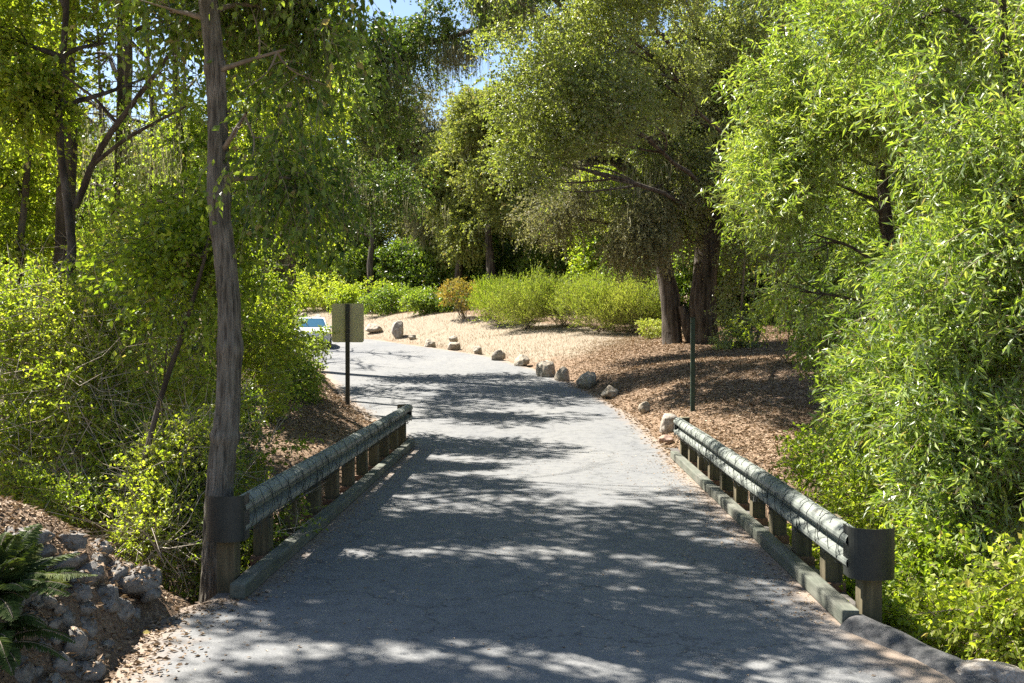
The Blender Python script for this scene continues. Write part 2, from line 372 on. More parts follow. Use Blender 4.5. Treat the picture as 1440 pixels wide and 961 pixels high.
def foliage(blobs, n, L, per, ll, lw, seed=1, shell=.55, up=.15, out=1., rnd=.6, droop=.4, leafdroop=.3, gap=(1.6, -.75), sunc=True,
            keep=None, upn=.7, vary=.35, tbase=.5, splay=.9, trad=.0035, sag=.12, fold=.12):
    P, D, g = make_twigs(blobs, n, L, shell, up, out, rnd, gap, seed, sunc, keep)
    n = len(P); Lt = L * g.uniform(.6, 1.3, n)
    def at(t): return P[:, None] + D[:, None] * (Lt[:, None] * t)[..., None] - np.array([0, 0, 1.]) * (droop * Lt[:, None] * t ** 2)[..., None]
    t = np.clip((np.arange(per)[None] + g.uniform(0, 1, (n, per))) / per, 0, 1)
    B = at(t).reshape(-1, 3); TD = np.repeat(D, per, 0) - np.array([0, 0, 1.]) * (2 * droop * t.reshape(-1, 1))
    N = len(B)
    ax = unit(unit(TD) * .8 + g.normal(size=(N, 3)) * splay + np.array([0, 0, -leafdroop]))
    nm = unit(g.normal(size=(N, 3)) + np.array([0, 0, upn]))
    sc = g.uniform(1 - vary, 1 + vary, N)
    V, Fq = leaves(B, ax, nm, ll * sc, lw * sc * g.uniform(.8, 1.2, N), fold, sag)
    clump = Waves(.9, 12, seed + 9)(P) * .13 + g.normal(size=n) * .07
    tint = np.clip(tbase + np.repeat(clump, per) + g.normal(size=N) * .2, 0.01, .9)
    tint = np.where(g.random(N) < .025, .98, tint)
    T = fast_twigs(P, at(np.full((n, 1), .5))[:, 0], at(np.ones((n, 1)))[:, 0], trad)
    return (V, Fq, tint), T

def moss_cards(blobs, n, L, wd, seed=1, shell=.8, keep=None, strands=5, sunc=True):
    P, D, g = make_twigs(blobs, n, L, shell, 0, 0, 1, (1.0, -.5), seed, sunc, keep)
    P = np.repeat(P, strands, 0) + g.normal(size=(len(P) * strands, 3)) * [.22, .22, .12]
    n = len(P); Ls = L * g.uniform(.3, 1.2, n); a = g.uniform(0, 6.28, n); S = np.stack([np.cos(a), np.sin(a), 0 * a], 1) * (wd * g.uniform(.4, 1.3, n))[:, None]
    seg = 3; rows = []
    sway = g.normal(size=(n, 3)) * [.06, .06, 0]
    for i in range(seg + 1):
        t = i / seg; c = P + np.array([0, 0, -1.]) * (Ls * t)[:, None] + sway * math.sin(t * 2.6) * Ls[:, None] * 2
        rows += [c - S * (1 - t * .9), c + S * (1 - t * .9)]
    V = np.stack(rows, 1).reshape(-1, 3); st = 2 * (seg + 1)
    q = np.array([[2*i, 2*i+1, 2*i+3, 2*i+2] for i in range(seg)])
    Fq = (np.arange(n)[:, None, None] * st + q[None]).reshape(-1, 4)
    tint = np.repeat(np.clip(g.normal(.5, .2, n), .01, .99), seg)
    return V, Fq, tint

def smooth_path(pts, n=14, wig=.0, seed=0):
    pts = np.asarray(pts, float); t = np.r_[0, np.cumsum(np.linalg.norm(np.diff(pts, axis=0), axis=1))]; t /= t[-1]
    u = np.linspace(0, 1, n); out = np.stack([np.interp(u, t, pts[:, i]) for i in range(pts.shape[1])], 1)
    for _ in range(2): out[1:-1] = (out[:-2] + 2 * out[1:-1] + out[2:]) / 4
    if wig:
        g = Waves(1.7, 8, seed); out[1:, 0] += wig * g(out[1:, :3] ); out[1:, 1] += wig * g(out[1:, :3] + 9)
    return out

def limbs_to(path, blobs, r0, seed=0, per=3, inner=.5):
    """curved limbs from trunk path into each blob, with forks"""
    g = np.random.default_rng(seed); paths, rad = [], []
    P = path[:, :3]
    for b in blobs:
        c = np.array(b[:3]); R3 = np.array(b[3:6])
        j = int(np.argmin(np.linalg.norm(P - c, axis=1) + np.maximum(0, P[:, 2] - c[2] + .3 * R3[2]) * 2)); j = max(2, min(j, len(P) - 1))
        s = P[j]; d = c - s; L = np.linalg.norm(d)
        if L < .4: continue
        mid = s + d * .5 + g.normal(size=3) * L * .09 + [0, 0, L * .05]
        rr = min(r0 * .6, .022 * L + .02)
        main = smooth_path([s, mid, c], 9, .05, seed); paths.append(main); rad.append(np.linspace(rr, rr * .4, 9))
        for k in range(per):
            e = c + R3 * unit(g.normal(size=3)) * .72; q = main[g.integers(4, 8)]
            m2 = (q + e) / 2 + g.normal(size=3) * .12 * np.linalg.norm(e - q)
            sp = smooth_path([q, m2, e], 7); paths.append(sp); rad.append(np.linspace(rr * .42, rr * .1, 7))
            for k2 in range(2):
                q2 = sp[g.integers(2, 6)]; e2 = q2 + unit(g.normal(size=3)) * R3 * .5
                paths.append(smooth_path([q2, (q2 + e2) / 2 + g.normal(size=3) * .08, e2], 5)); rad.append(np.linspace(rr * .18, rr * .05, 5))
    return paths, rad

def put(name, V, Fq, mat, root, tint=None, smooth=False):
    return mesh_np(name, V - np.array(root.location), Fq, mat, root, tint, smooth)

def tree(name, label, cat, base, trunk, blobs, leaf, n, L, per, ll, lw, seed, bark='oakbark', group=None, limbper=3, limb_r=None,
         moss=None, extra_trunks=(), twig_part=False, sides=10, fine_trunk=None, **kw):
    root = empty(name, base, label, cat, group)
    path = smooth_path(trunk, 16, .03, seed); P = path[:, :3]; rr = path[:, 3]
    paths, rad = [P], [rr]
    for t in extra_trunks:
        q = smooth_path(t, 14, .03, seed + 5); paths.append(q[:, :3]); rad.append(q[:, 3])
    lp, lr = limbs_to(P, blobs, limb_r or rr[0], seed, limbper)
    V1, F1 = tubes(paths, rad, 24)
    # lumpy bark outline
    V1 = V1 + (Waves(7, 12, seed)(V1) * .02 + Waves(2.2, 12, seed + 1)(V1) * .03)[:, None] * np.array([1, 1, 0]) * min(1, rr[0] * 3)
    if lp:
        V2, F2 = tubes(lp, lr, 7); V1, F1 = np.concatenate([V1, V2]), np.concatenate([F1, F2 + len(V1)])
    (V, Fq, ti), T = foliage(blobs, n, L, per, ll, lw, seed, **kw)
    if not twig_part and len(T[0]):
        V1, F1 = np.concatenate([V1, T[0]]), np.concatenate([F1, T[1] + len(V1)])
    put('trunk', V1, F1, M[bark], root, smooth=True)
    if twig_part: put('twigs', T[0], T[1], M['twig'], root)
    put('crown', V, Fq, M[leaf], root, ti)
    if moss and moss[1] >= 140:
        mb, mn, mL, mw = moss
        mv = moss_cards(mb, mn, mL, mw, seed + 40); ho = put('hanging_lichen', *mv[:2], M['moss'], root, mv[2])
        if ho: ho['kind'] = 'stuff'
    return root
def copy_tree(o, parent=None):
    c = o.copy(); COL.objects.link(c); c.parent = parent
    for ch in list(o.children): copy_tree(ch, c)
    return c

# ------------------------------------------------------------------ ground and road
def zr(y):
    y = np.asarray(y, float); t = np.clip(y - 18.5, 0, None)
    return np.where(t < 2, .0125 * t * t, .05 * (t - 1)) * 1.0 - np.clip(y - 60, 0, None) * .05
RY = np.array([-30, 0, 6.2, 7.6, 8.2, 18.8, 20.5, 22.7, 26.9, 35.5, 42.5, 46.9, 50, 54, 58, 61.])
RL = np.array([-3.2,-2.9,-2.72,-2.95,-2.53,-2.5,-3.0, -3.9,-5.4, -7.9, -10.3,-13.5,-14.5,-21,-32,-60])
RYr = np.array([-30, 0, 6.4, 7.4, 17.4, 19.0, 21.8, 24.5, 26.9, 31, 35.5, 42.4, 49.5, 54, 58, 60.5, 61])
RR = np.array([3.2, 2.9, 2.50, 2.34, 2.34, 2.40, 2.24, 2.05, 1.75, .95, 0, -2.3, -6.3, -8.9,-12.5, -20, -60])
# terrain control points
C_ = [(-2.75,6,0),(2.45,6,-.02),(0,6,-.05),(0,0,-.05),(-3,0,.0),(2.9,0,-.02),(0,-12,-.05),(-3.3,-12,0),(3.3,-12,0),(-2.9,7.7,-.03),(2.55,7.3,-.06),(0,7.2,-.3),
 (-3.05,7.0,.36),(-3.4,7.2,.66),(-3.05,7.7,.20),(-3.25,7.9,.26),(-3.8,7,.93),(-3.2,5.6,.45),(-3.5,5,.7),(-4.6,5,1.15),(-3.6,3,.8),(-2.95,3,.1),(-4.8,7.6,.95),(-3.5,8.4,.05),(-3.0,8.5,-.15),
 (-4.2,8.3,.45),(-3.0,4.9,.66),(-3.05,4.4,.66),(-2.62,4.9,.03),(-2.55,4.2,.0),(-6.5,7,1.1),(-6,8.6,.5),(-10,7,1.4),(-10,0,1.6),(-20,3,2),
 (-4.6,9.6,-.5),(-6,10.5,-.7),(-8,10,0),
 (-3,11,-1.6),(-3,14.5,-1.8),(-6,13,-1.3),(-10,13,-.9),(-16,14,-.3),(-30,16,1),(0,10,-1.9),(0,13,-2.3),(3,12,-2.0),(6,12,-2),(10,12,-1.9),(22,12,-1.6),(45,10,-1),(0,16.5,-1.6),
 (0,18.9,-.3),(-2.6,18.9,-.1),(2.4,18.3,-.05),
 (-4.4,20,.29),(-4.5,18,-.04),(-3.6,17.5,-.5),(-5.7,22,.72),(-6.5,20,.5),(-4.66,24,.40),(-6.3,25,1.0),(-7.5,28,1.4),(-10,35,1.6),(-12.5,42,1.9),(-8,22,.9),(-12,20,.7),(-14,28,2),(-20,25,2),(-25,40,3),(-3.4,20.4,.10),
 (3.4,16,.05),(4,15.6,0),(2.6,16,-.3),(5,14.3,-.6),(8,17,.1),(25,30,3),
 (3.2,6,-.2),(3.0,6.5,-.08),(4,5,-.8),(4,7.5,-1.0),(3,8,-.4),(3.5,3,-.3),(6,4,-1.5),(8,7,-1.9),(7,-2,-1),(20,0,-1),(3.2,9.5,-1.3),(5,10,-1.8),
 (-6.7,58,3.07),(-16.5,70,3.9),(-30,72,4.0),(-6,80,3.8),(10,50,2.7),(4.7,36,1.76),(5.5,35.5,1.75),(7.3,30,1.47),(5.4,19.5,.33),(3.3,21.5,.48),(7.5,22,.8),(9.5,28,1.6),(2.9,25,.65),(3,30,1.05),(1.06,38,1.28),(4.5,44,1.92),(1.3,48,2.23),(14,22,1.2),(14,32,1.9),(3.6,17.6,.12),(20,60,3.2),(0,110,5),(60,60,5),(60,0,1),(-60,10,4),(-60,70,4.5),(40,110,6),(-60,120,6),
 (200,0,6),(-200,0,8),(0,300,14),(200,300,14),(-200,300,14),(0,-150,2),(200,-150,3),(-200,-150,4),(-40,62,2.1),(-60,60,2.2)]
C_ += [(float(x), float(y), float(zr(y)) - .02) for x, y in zip(RL, RY) if 20 < y < 60]
C_ += [(float(x), float(y), float(zr(y)) - .02) for x, y in zip(RR, RYr) if 20 < y < 60]
CP = np.array(C_)
def tps_fit(P, z, lam=.15):
    d = np.linalg.norm(P[:, None] - P[None], axis=2); K = np.where(d > 0, d ** 2 * np.log(d + 1e-12), 0) + lam * np.eye(len(P))
    A = np.c_[np.ones(len(P)), P]; n = len(P)
    S = np.block([[K, A], [A.T, np.zeros((3, 3))]]); return np.linalg.solve(S, np.r_[z, 0, 0, 0])
TW = tps_fit(CP[:, :2], CP[:, 2])
hn1, hn2 = Waves(.9, 12, 21), Waves(3.5, 12, 22)
def road_in(x, y):
    """signed distance-ish: >0 inside the road"""
    l = np.interp(y, RY, RL); r = np.interp(y, RYr, RR); return np.minimum(x - l, r - x)
def H(x, y, raw=False):
    x = np.asarray(x, float).ravel(); y = np.asarray(y, float).ravel(); out = np.empty(len(x))
    for s in range(0, len(x), 20000):
        q = np.c_[x[s:s+20000], y[s:s+20000]]; d2 = ((q[:, None] - CP[None, :, :2]) ** 2).sum(2)
        out[s:s+20000] = (np.where(d2 > 0, .5 * d2 * np.log(d2 + 1e-12), 0) @ TW[:-3]) + TW[-3] + q @ TW[-2:]
    P = np.c_[x, y, 0 * x]
    out += (hn1(P) * .035 + hn2(P) * .012) * np.clip(-road_in(x, y) * 1.5, 0, 1)
    deck = (y > 7.5) & (y < 18.85)
    k = np.clip((road_in(x, y) + .45) / .45, 0, 1) * (1 - deck) * (y < 60.9)
    k = k * k * (3 - 2 * k)
    out = out * (1 - k) + (zr(y) - .03) * k
    dk = deck & (np.abs(x) < 2.6)
    out = np.where(dk, np.minimum(out, -.35), out)
    return out
def h1(x, y): return float(H([x], [y])[0])
def G(px, py, dmin=5., dmax=110.):
    """where the ray through a photo pixel meets the terrain"""
    ys = np.linspace(dmin, dmax, 1500); d = CM @ Vector(((px - 720) / F, (480.5 - py) / F, -1))
    t = ys / d.y; x = d.x * t; z = CAMZ + d.z * t; h = H(x, ys)
    hit = np.nonzero(z < h)[0]; i = hit[0] if len(hit) else len(ys) - 1
    return np.array([x[i], ys[i], h[i]])

def axis(parts):
    return np.unique(np.round(np.concatenate([np.arange(a, b, s) for a, b, s in parts]), 4))
gx = axis([(-400,-60,20),(-60,-20,2),(-20,-8,.5),(-8,8,.18),(8,20,.5),(20,60,2),(60,401,20)])
gy = axis([(-200,-12,12),(-12,4,1),(4,32,.2),(32,66,.5),(66,120,3),(120,501,20)])
X, Y = np.meshgrid(gx, gy); Z = H(X, Y).reshape(X.shape)
nx, ny = len(gx), len(gy)
ii = (np.arange(ny - 1)[:, None] * nx + np.arange(nx - 1)[None]).ravel()
gr_x = np.interp(Y.ravel(), [20, 31, 36, 42, 60, 80], [9, 3.2, 1.5, -1, -2, -2])
grass_v = np.clip(.45 + (Y.ravel() - (35.5 + np.clip(X.ravel(), -6, 6) * 1.2)) * .10, 0, 1) * np.clip(.35 + -road_in(X.ravel(), Y.ravel()) * .35, 0, 1) * (Y.ravel() > 26) * (Y.ravel() < np.interp(X.ravel(), [-30,-16,-6.7,1.2,5], [73,70,60,50,45]))
ground = mesh_np('ground', np.c_[X.ravel(), Y.ravel(), Z.ravel()], np.stack([ii, ii + 1, ii + 1 + nx, ii + nx], 1), M['ground'], tint=grass_v, smooth=True, attr='grass', domain='POINT')
tag(ground, kind='structure')

ry = np.r_[np.arange(-30, 4, 1.), np.arange(4, 60.9, .2)]
L_ = np.interp(ry, RY, RL); R_ = np.interp(ry, RYr, RR); nc = 29
wob = Waves(4, 10, 3)
e1 = np.where((ry > 8.3) & (ry < 17.5), 0, wob(np.c_[0*ry, ry, 0*ry]) * .05); e2 = np.where((ry > 7.6) & (ry < 17.2), 0, wob(np.c_[0*ry + 5, ry, 0*ry]) * .05)
u = np.linspace(0, 1, nc); RX = (L_ - .0 + e1)[:, None] * (1 - u) + (R_ + e2)[:, None] * u
RYY = np.repeat(ry[:, None], nc, 1)
crown = .0 + .0 * RX
RZ = zr(RYY) + .004
# feather edges slightly down outside the deck
edge = np.exp(-np.minimum((RX - L_[:, None]), (R_[:, None] - RX)).clip(0) / .28)
ii = (np.arange(len(ry) - 1)[:, None] * nc + np.arange(nc - 1)[None]).ravel()
road = mesh_np('road', np.c_[RX.ravel(), RYY.ravel(), RZ.ravel()], np.stack([ii, ii + 1, ii + 1 + nc, ii + nc], 1), M['asphalt'], tint=edge.ravel(), smooth=True, attr='edge', domain='POINT')
tag(road, kind='structure')
bm = bmesh.new(); box_bm(bm, -2.72, 2.56, 7.55, 18.85, -.34, -.004, 0)
tag(from_bm('bridge_deck', bm, M['concrete']), kind='structure')

# ------------------------------------------------------------------ guardrails
def guardrail(side, xr, y0, y1, posts, ztop, label):
    """side -1 left, +1 right; xr = x of the back of the beam"""
    root = empty('guardrail', (xr, y0, 0), label, 'guardrail', 'guardrails along the two sides of the bridge')
    o = lambda V: V - np.array([xr, y0, 0])
    # W-beam: n points to the road
    prof = np.array([(.0,-.155),(.02,-.152),(.095,-.118),(.11,-.10),(.112,-.075),(.105,-.055),(.03,-.018),(.022,0),(.03,.018),(.105,.055),(.116,.075),(.114,.10),(.10,.125),(.05,.152),(.0,.156)])
    zc = ztop - .16
    ys = np.arange(y0, y1 + .01, .25); ys[-1] = y1
    th = .004
    inner = prof + np.array([(-th, 0)])
    ring = np.concatenate([prof, inner[::-1]]); k = len(ring)
    wv = Waves(1.3, 6, 4)
    jog = wv(np.c_[ys * 0, ys, ys * 0]) * .006
    V = np.stack([np.stack([xr - side * (ring[:, 0]) + j, np.full(k, y), zc + ring[:, 1] + j * .7], 1) for y, j in zip(ys, jog)])
    a = np.arange(len(ys) - 1)[:, None] * k + np.arange(k)[None]; b = np.arange(len(ys) - 1)[:, None] * k + (np.arange(k)[None] + 1) % k
    Fq = np.stack([a, b, b + k, a + k], -1).reshape(-1, 4)
    mesh_np('rail_beam', o(V.reshape(-1, 3)), Fq, M['rail'], root)
    # posts
    for i, y in enumerate(posts):
        zt = ztop - .085 + (.09 if i == len(posts) - 1 else 0); x0 = xr + side * .004; x1 = xr + side * .155
        g0 = -.30
        bm = bmesh.new(); a_, b_ = sorted((x0, x1)); box_bm(bm, a_ - xr, b_ - xr, y - .085 - y0, y + .085 - y0, g0, zt, .008, .003)
        from_bm('post', bm, M['post'], root)
        if 0 < i < len(posts) - 1:
            bm = bmesh.new(); a_, b_ = sorted((xr - side * .012, xr + side * .175)); box_bm(bm, a_ - xr, b_ - xr, y - .115 - y0, y + .115 - y0, -.32, .075, .01, .003)
            from_bm('foot_block', bm, M['block'], root)
    # near end cap: curved plate from the beam round in front of the first post
    for end, yy, s, r in ((0, y0, -1, .165), (1, y1, 1, .09)):
        n = 18; ang = np.linspace(0, math.pi * (1.0 if end == 0 else .9), n)
        cx = xr - side * .10 + side * r
        xs = cx - side * r * np.cos(ang); yc = yy + s * r * .62 * np.sin(ang)
        xs = np.r_[xs[0], xs]; yc = np.r_[yy - s * .12, yc]
        hz = .195 if end == 0 else .15
        t = .006; nrm = np.stack([np.gradient(yc), -np.gradient(xs)], 1); nrm = unit(nrm)
        ox, oy = xs + nrm[:, 0] * t, yc + nrm[:, 1] * t
        m = len(xs); zz = [zc - hz + .005, zc + hz - .005]
        V = np.concatenate([np.stack([xs, yc, np.full(m, zz[0])], 1), np.stack([xs, yc, np.full(m, zz[1])], 1), np.stack([ox, oy, np.full(m, zz[1])], 1), np.stack([ox, oy, np.full(m, zz[0])], 1)])
        i = np.arange(m - 1); fs = []
        for q in range(4):
            q2 = (q + 1) % 4; fs.append(np.stack([q * m + i, q * m + i + 1, q2 * m + i + 1, q2 * m + i], 1))
        fs.append(np.array([[0, m, 2*m, 3*m], [m-1, 4*m-1, 3*m-1, 2*m-1]]))
        mesh_np('end_cap', o(V), np.concatenate(fs), M['cap'], root, smooth=False)
    # wire wound round the beam
    n = int((y1 - y0) * 26); t = np.linspace(0, 1, n); turns = (y1 - y0) / .30
    ph = t * turns * 2 * math.pi + Waves(2.5, 6, 8)(np.c_[t*0, t * 12, t*0]) * .9
    nx_ = .055 + .075 * np.cos(ph); zz = .0 + .178 * np.sin(ph)
    nx_ = np.where(np.abs(zz) < .1, np.where(nx_ > .05, .125, -.012), nx_)
    yy = y0 + .1 + t * (y1 - y0 - .2) + .05 * np.cos(ph)
    P1 = np.stack([xr - side * nx_, yy, zc + zz], 1)
    paths, rad = [P1], [.0035]
    ph2 = -t * turns * .5 * 2 * math.pi + 1
    P2 = np.stack([xr - side * (.055 + .08 * np.cos(ph2)), y0 + .1 + t * (y1 - y0 - .2), zc + .175 * np.sin(ph2)], 1); paths.append(P2); rad.append(.003)
    for q in range(int((y1 - y0) * 3.2)):     # loose loops hanging off
        y = rng.uniform(y0 + .2, y1 - .3); z0 = zc + rng.uniform(-.12, .16); s = rng.uniform(.05, .13); x = xr - side * .125
        tt = np.linspace(0, 1, 8); paths.append(np.stack([x - side * .02 * np.sin(tt * 3.1), y + s * tt, z0 - rng.uniform(.05, .13) * np.sin(tt * 3.1) * 1.0], 1)); rad.append(.003)
    for q in range(int((y1 - y0) * 2)):
        y = rng.uniform(y0 + .2, y1 - .3); e = rng.normal(size=3) * [.03, .05, .01] + [0, 0, rng.uniform(.03, .07)]
        s = np.array([xr - side * .03, y, zc + .155]); paths.append(np.stack([s, s + e * .6, s + e])); rad.append(.002)
    V, Fq = tubes(paths, rad, 5)
    mesh_np('wire', o(V), Fq, M['wire'], root)
    return root
guardrail(-1, -2.575, 8.25, 18.95, 8.37 + 1.05 * np.arange(11), .80, 'shaded left guardrail wound with wire, its dark end cap in front of the large trunk')
guardrail(1, 2.40, 7.5, 17.3, 7.60 + .965 * np.arange(11), .71, 'sunlit right guardrail of pale steel on timber posts, wound with wire, beside the willow')
def kerb(x0, x1, segs, label):
    root = empty('timber_kerb', ((x0 + x1) / 2, segs[0][0], 0), label, 'kerb', 'timber kerbs along the bridge edges')
    cx = (x0 + x1) / 2
    for i, (a, b) in enumerate(segs):
        bm = bmesh.new(); j = (i % 2) * .006
        n = 12
        box_bm(bm, x0 - cx + j, x1 - cx + j, a - segs[0][0], b - segs[0][0], .0065, .13 - j, .016, .004)
        from_bm('timber_beam', bm, M['kerb'], root)
kerb(-2.55, -2.415, [(8.05, 10.3), (10.306, 14.2), (14.206, 18.9)], 'left kerb of grey timber beams along the bridge edge below the shaded guardrail')
kerb(2.235, 2.365, [(7.45, 10.1), (10.106, 13.6), (13.606, 17.3)], 'right kerb of grey green timber beams below the sunlit guardrail')

# ------------------------------------------------------------------ signs
def rounded_plate(w_, h_, r, t):
    bm = bmesh.new(); vs = []
    for cx, cz, a0 in ((w_/2 - r, h_/2 - r, 0), (-w_/2 + r, h_/2 - r, 90), (-w_/2 + r, -h_/2 + r, 180), (w_/2 - r, -h_/2 + r, 270)):
        for k in range(6):
            a = R(a0 + 18 * k); vs.append(bm.verts.new((cx + r * math.cos(a), 0, cz + r * math.sin(a))))
    f = bm.faces.new(vs); e = bmesh.ops.extrude_face_region(bm, geom=[f])
    for v in e['geom']:
        if isinstance(v, bmesh.types.BMVert): v.co.y += t
    bmesh.ops.recalc_face_normals(bm, faces=bm.faces); return bm
bs = W(489, 572, 24.0); zb = h1(bs[0], 24.0)
root = empty('road_sign', (bs[0], 24, zb), 'rectangular road sign showing its blank olive back at the left road edge', 'road sign')
top = 2.2 + (466 - 427) / 58.3
bm = rounded_plate(.79, .94, .055, .004)
o = from_bm('sign_plate', bm, M['signback'], root); o.location = (0, .03, top - .47 - zb); o.rotation_euler = (0, 0, R(-3))
bm = bmesh.new(); box_bm(bm, -.05, .05, -.04, .026, -.3, top - zb - .01, .004)
for k in range(14):
    pass
from_bm('sign_post', bm, M['post_dark'], root)
for z_ in (.22, .72):
    bm = bmesh.new()
    bmesh.ops.create_cone(bm, cap_ends=True, segments=6, radius1=.011, radius2=.011, depth=.012, matrix=Matrix.Translation((0, -.046, top - zb - z_)) @ Matrix.Rotation(R(90), 4, 'X'))
    from_bm('bolt', bm, M['rail'], root)
pb = G(974, 578, 17.5)
root = empty('marker_post', pb, 'slim dark green square metal post standing in the leaf litter beyond the right guardrail', 'post')
hp = W(974, 448, pb[1])[2] - pb[2]
bm = bmesh.new(); box_bm(bm, -.045, .045, -.045, .045, -.3, hp, .006)
from_bm('post_shaft', bm, M['post_green'], root)
bm = bmesh.new(); box_bm(bm, -.052, .052, -.052, .052, hp, hp + .02, .005)
from_bm('post_top', bm, M['post_green'], root)

# ------------------------------------------------------------------ parked car, far bend
M['carpaint'] = plain('white_car_paint', (.60,.61,.62), .25, 0, .03, 4, .6)
M['glass'] = plain('dark_blue_glass', (.03,.10,.16), .06, 0, .1, 3, .9)
M['tyre'] = plain('tyre_rubber', (.02,.02,.02), .8)
M['lamp'] = plain('clear_headlamp', (.55,.57,.58), .12, .3, .05, 9, .8)
M['trim'] = plain('black_trim', (.02,.02,.022), .5)
cx_, cy_ = W(438, 480, 48.5)[0], 48.5
car = empty('parked_car', (cx_, cy_, float(zr(cy_)) + .005), 'white car half hidden behind leaves at the far bend, left of the road sign', 'car'); car.rotation_euler = (0, 0, R(14))
def section(st):   # stations (y, half width, z low, z high, half width at top) lofted along the car, front at -y
    V = []
    for y, w0, z0, z1, w1 in st:
        V += [(-w0 * .94, y, z0), (-w0, y, z0 + (z1 - z0) * .45), (-w1, y, z1 - .03), (-w1 * .8, y, z1), (w1 * .8, y, z1), (w1, y, z1 - .03), (w0, y, z0 + (z1 - z0) * .45), (w0 * .94, y, z0)]
    m = len(st); Fq = [[i * 8 + k, i * 8 + (k + 1) % 8, (i + 1) * 8 + (k + 1) % 8, (i + 1) * 8 + k] for i in range(m - 1) for k in range(8)]
    Fq += [[0, 1, 6, 7], [1, 2, 5, 6], [2, 3, 4, 5]] + [[(m - 1) * 8 + q for q in f] for f in ([7, 6, 1, 0], [6, 5, 2, 1], [5, 4, 3, 2])]
    return np.array(V, float), np.array(Fq)
V, Fq = section([(-2.1, .70, .32, .58, .66), (-2.02, .83, .22, .70, .76), (-1.5, .89, .18, .84, .80), (-.85, .90, .18, .93, .82), (0, .90, .18, .95, .84), (1.2, .90, .18, .96, .83), (1.9, .86, .22, .96, .76), (2.12, .78, .32, .86, .68)])
body = mesh_np('car_body', V, Fq, M['carpaint'], car, smooth=False)
V, Fq = section([(-.80, .76, .93, .96, .74), (-.25, .74, .93, 1.34, .60), (.1, .74, .93, 1.42, .60), (.9, .74, .93, 1.41, .60), (1.35, .74, .93, 1.28, .58), (1.85, .74, .93, .97, .70)])
mesh_np('cabin_glass', V, Fq, M['glass'], car)
V, Fq = section([(-.20, .615, 1.335, 1.375, .58), (.1, .62, 1.40, 1.445, .59), (.9, .62, 1.395, 1.435, .59), (1.32, .60, 1.27, 1.31, .57)])
mesh_np('car_roof', V, Fq, M['carpaint'], car)
for sx in (-1, 1):
    V, Fq = tubes([[(sx * .735, -.79, .95), (sx * .60, -.22, 1.35)], [(sx * .735, .5, .95), (sx * .60, .5, 1.41)], [(sx * .735, 1.8, .97), (sx * .59, 1.33, 1.29)]], [.03, .03, .045], 6)
    [mesh_np('pillar', V[12 * q:12 * q + 12], Fq[:6], M['carpaint'], car) for q in range(3)]
    bm = bmesh.new(); box_bm(bm, min(sx * .48, sx * .76), max(sx * .48, sx * .76), -2.10, -1.98, .56, .68, .03); from_bm('headlight', bm, M['lamp'], car)
    bm = bmesh.new(); box_bm(bm, min(sx * .84, sx * 1.0), max(sx * .84, sx * 1.0), -.72, -.58, .90, 1.02, .03); from_bm('side_mirror', bm, M['carpaint'], car)
    for yw in (-1.32, 1.32):
        bm = bmesh.new(); bmesh.ops.create_cone(bm, cap_ends=True, segments=28, radius1=.32, radius2=.32, depth=.21, matrix=Matrix.Translation((sx * .80, yw, .32)) @ Matrix.Rotation(R(90), 4, 'Y')); wh = from_bm('wheel', bm, M['tyre'], car)
        bm = bmesh.new(); bmesh.ops.create_cone(bm, cap_ends=True, segments=20, radius1=.20, radius2=.17, depth=.03, matrix=Matrix.Translation((sx * .915, yw, .32)) @ Matrix.Rotation(R(90 * sx), 4, 'Y')); from_bm('rim', bm, M['lamp'], wh)
bm = bmesh.new(); box_bm(bm, -.45, .45, -2.125, -2.05, .30, .46, .02); from_bm('grille', bm, M['trim'], car)

# ------------------------------------------------------------------ stones
STONES = []
def rock(base, w_, d_, h_, mat, label, group=None, seed=0, name='boulder', sub=4, sharp=.16, sink=.30, cat='boulder', rotz=None):
    bm = bmesh.new(); bmesh.ops.create_icosphere(bm, subdivisions=sub, radius=1)
    co = np.array([v.co[:] for v in bm.verts]); g = np.random.default_rng(seed)
    # cut by random planes for facets
    for k in range(12):
        n = unit(g.normal(size=3)); dd = g.uniform(.55, .88); s = co @ n; m = s > dd; co[m] -= (s[m] - dd)[:, None] * n * .97
    co *= (1 + sharp * .5 * Waves(2.2, 10, seed)(co) * .6 + .03 * Waves(7, 10, seed + 1)(co) + .022 * Waves(15, 12, seed + 1)(co) + .012 * Waves(32, 12, seed + 2)(co))[:, None]
    co *= [w_ / 2, d_ / 2, h_ / 2 * 1.25]
    a = g.uniform(0, 6.28) if rotz is None else rotz
    if abs(w_ - d_) < .3 * w_:
        c, s = math.cos(a), math.sin(a); co[:, :2] = co[:, :2] @ np.array([[c, s], [-s, c]])
    co[:, 2] += h_ / 2 * 1.25 - h_ * sink
    for v, c in zip(bm.verts, co): v.co = c
    if name == 'bank_stone': STONES.append((co + np.array(base), np.array([[v.index for v in f.verts] for f in bm.faces])))
    o = from_bm(name, bm, M[mat], smooth=True); o.location = tuple(base)
    return tag(o, label, cat, group)
BG = 'boulders lining the right road edge'
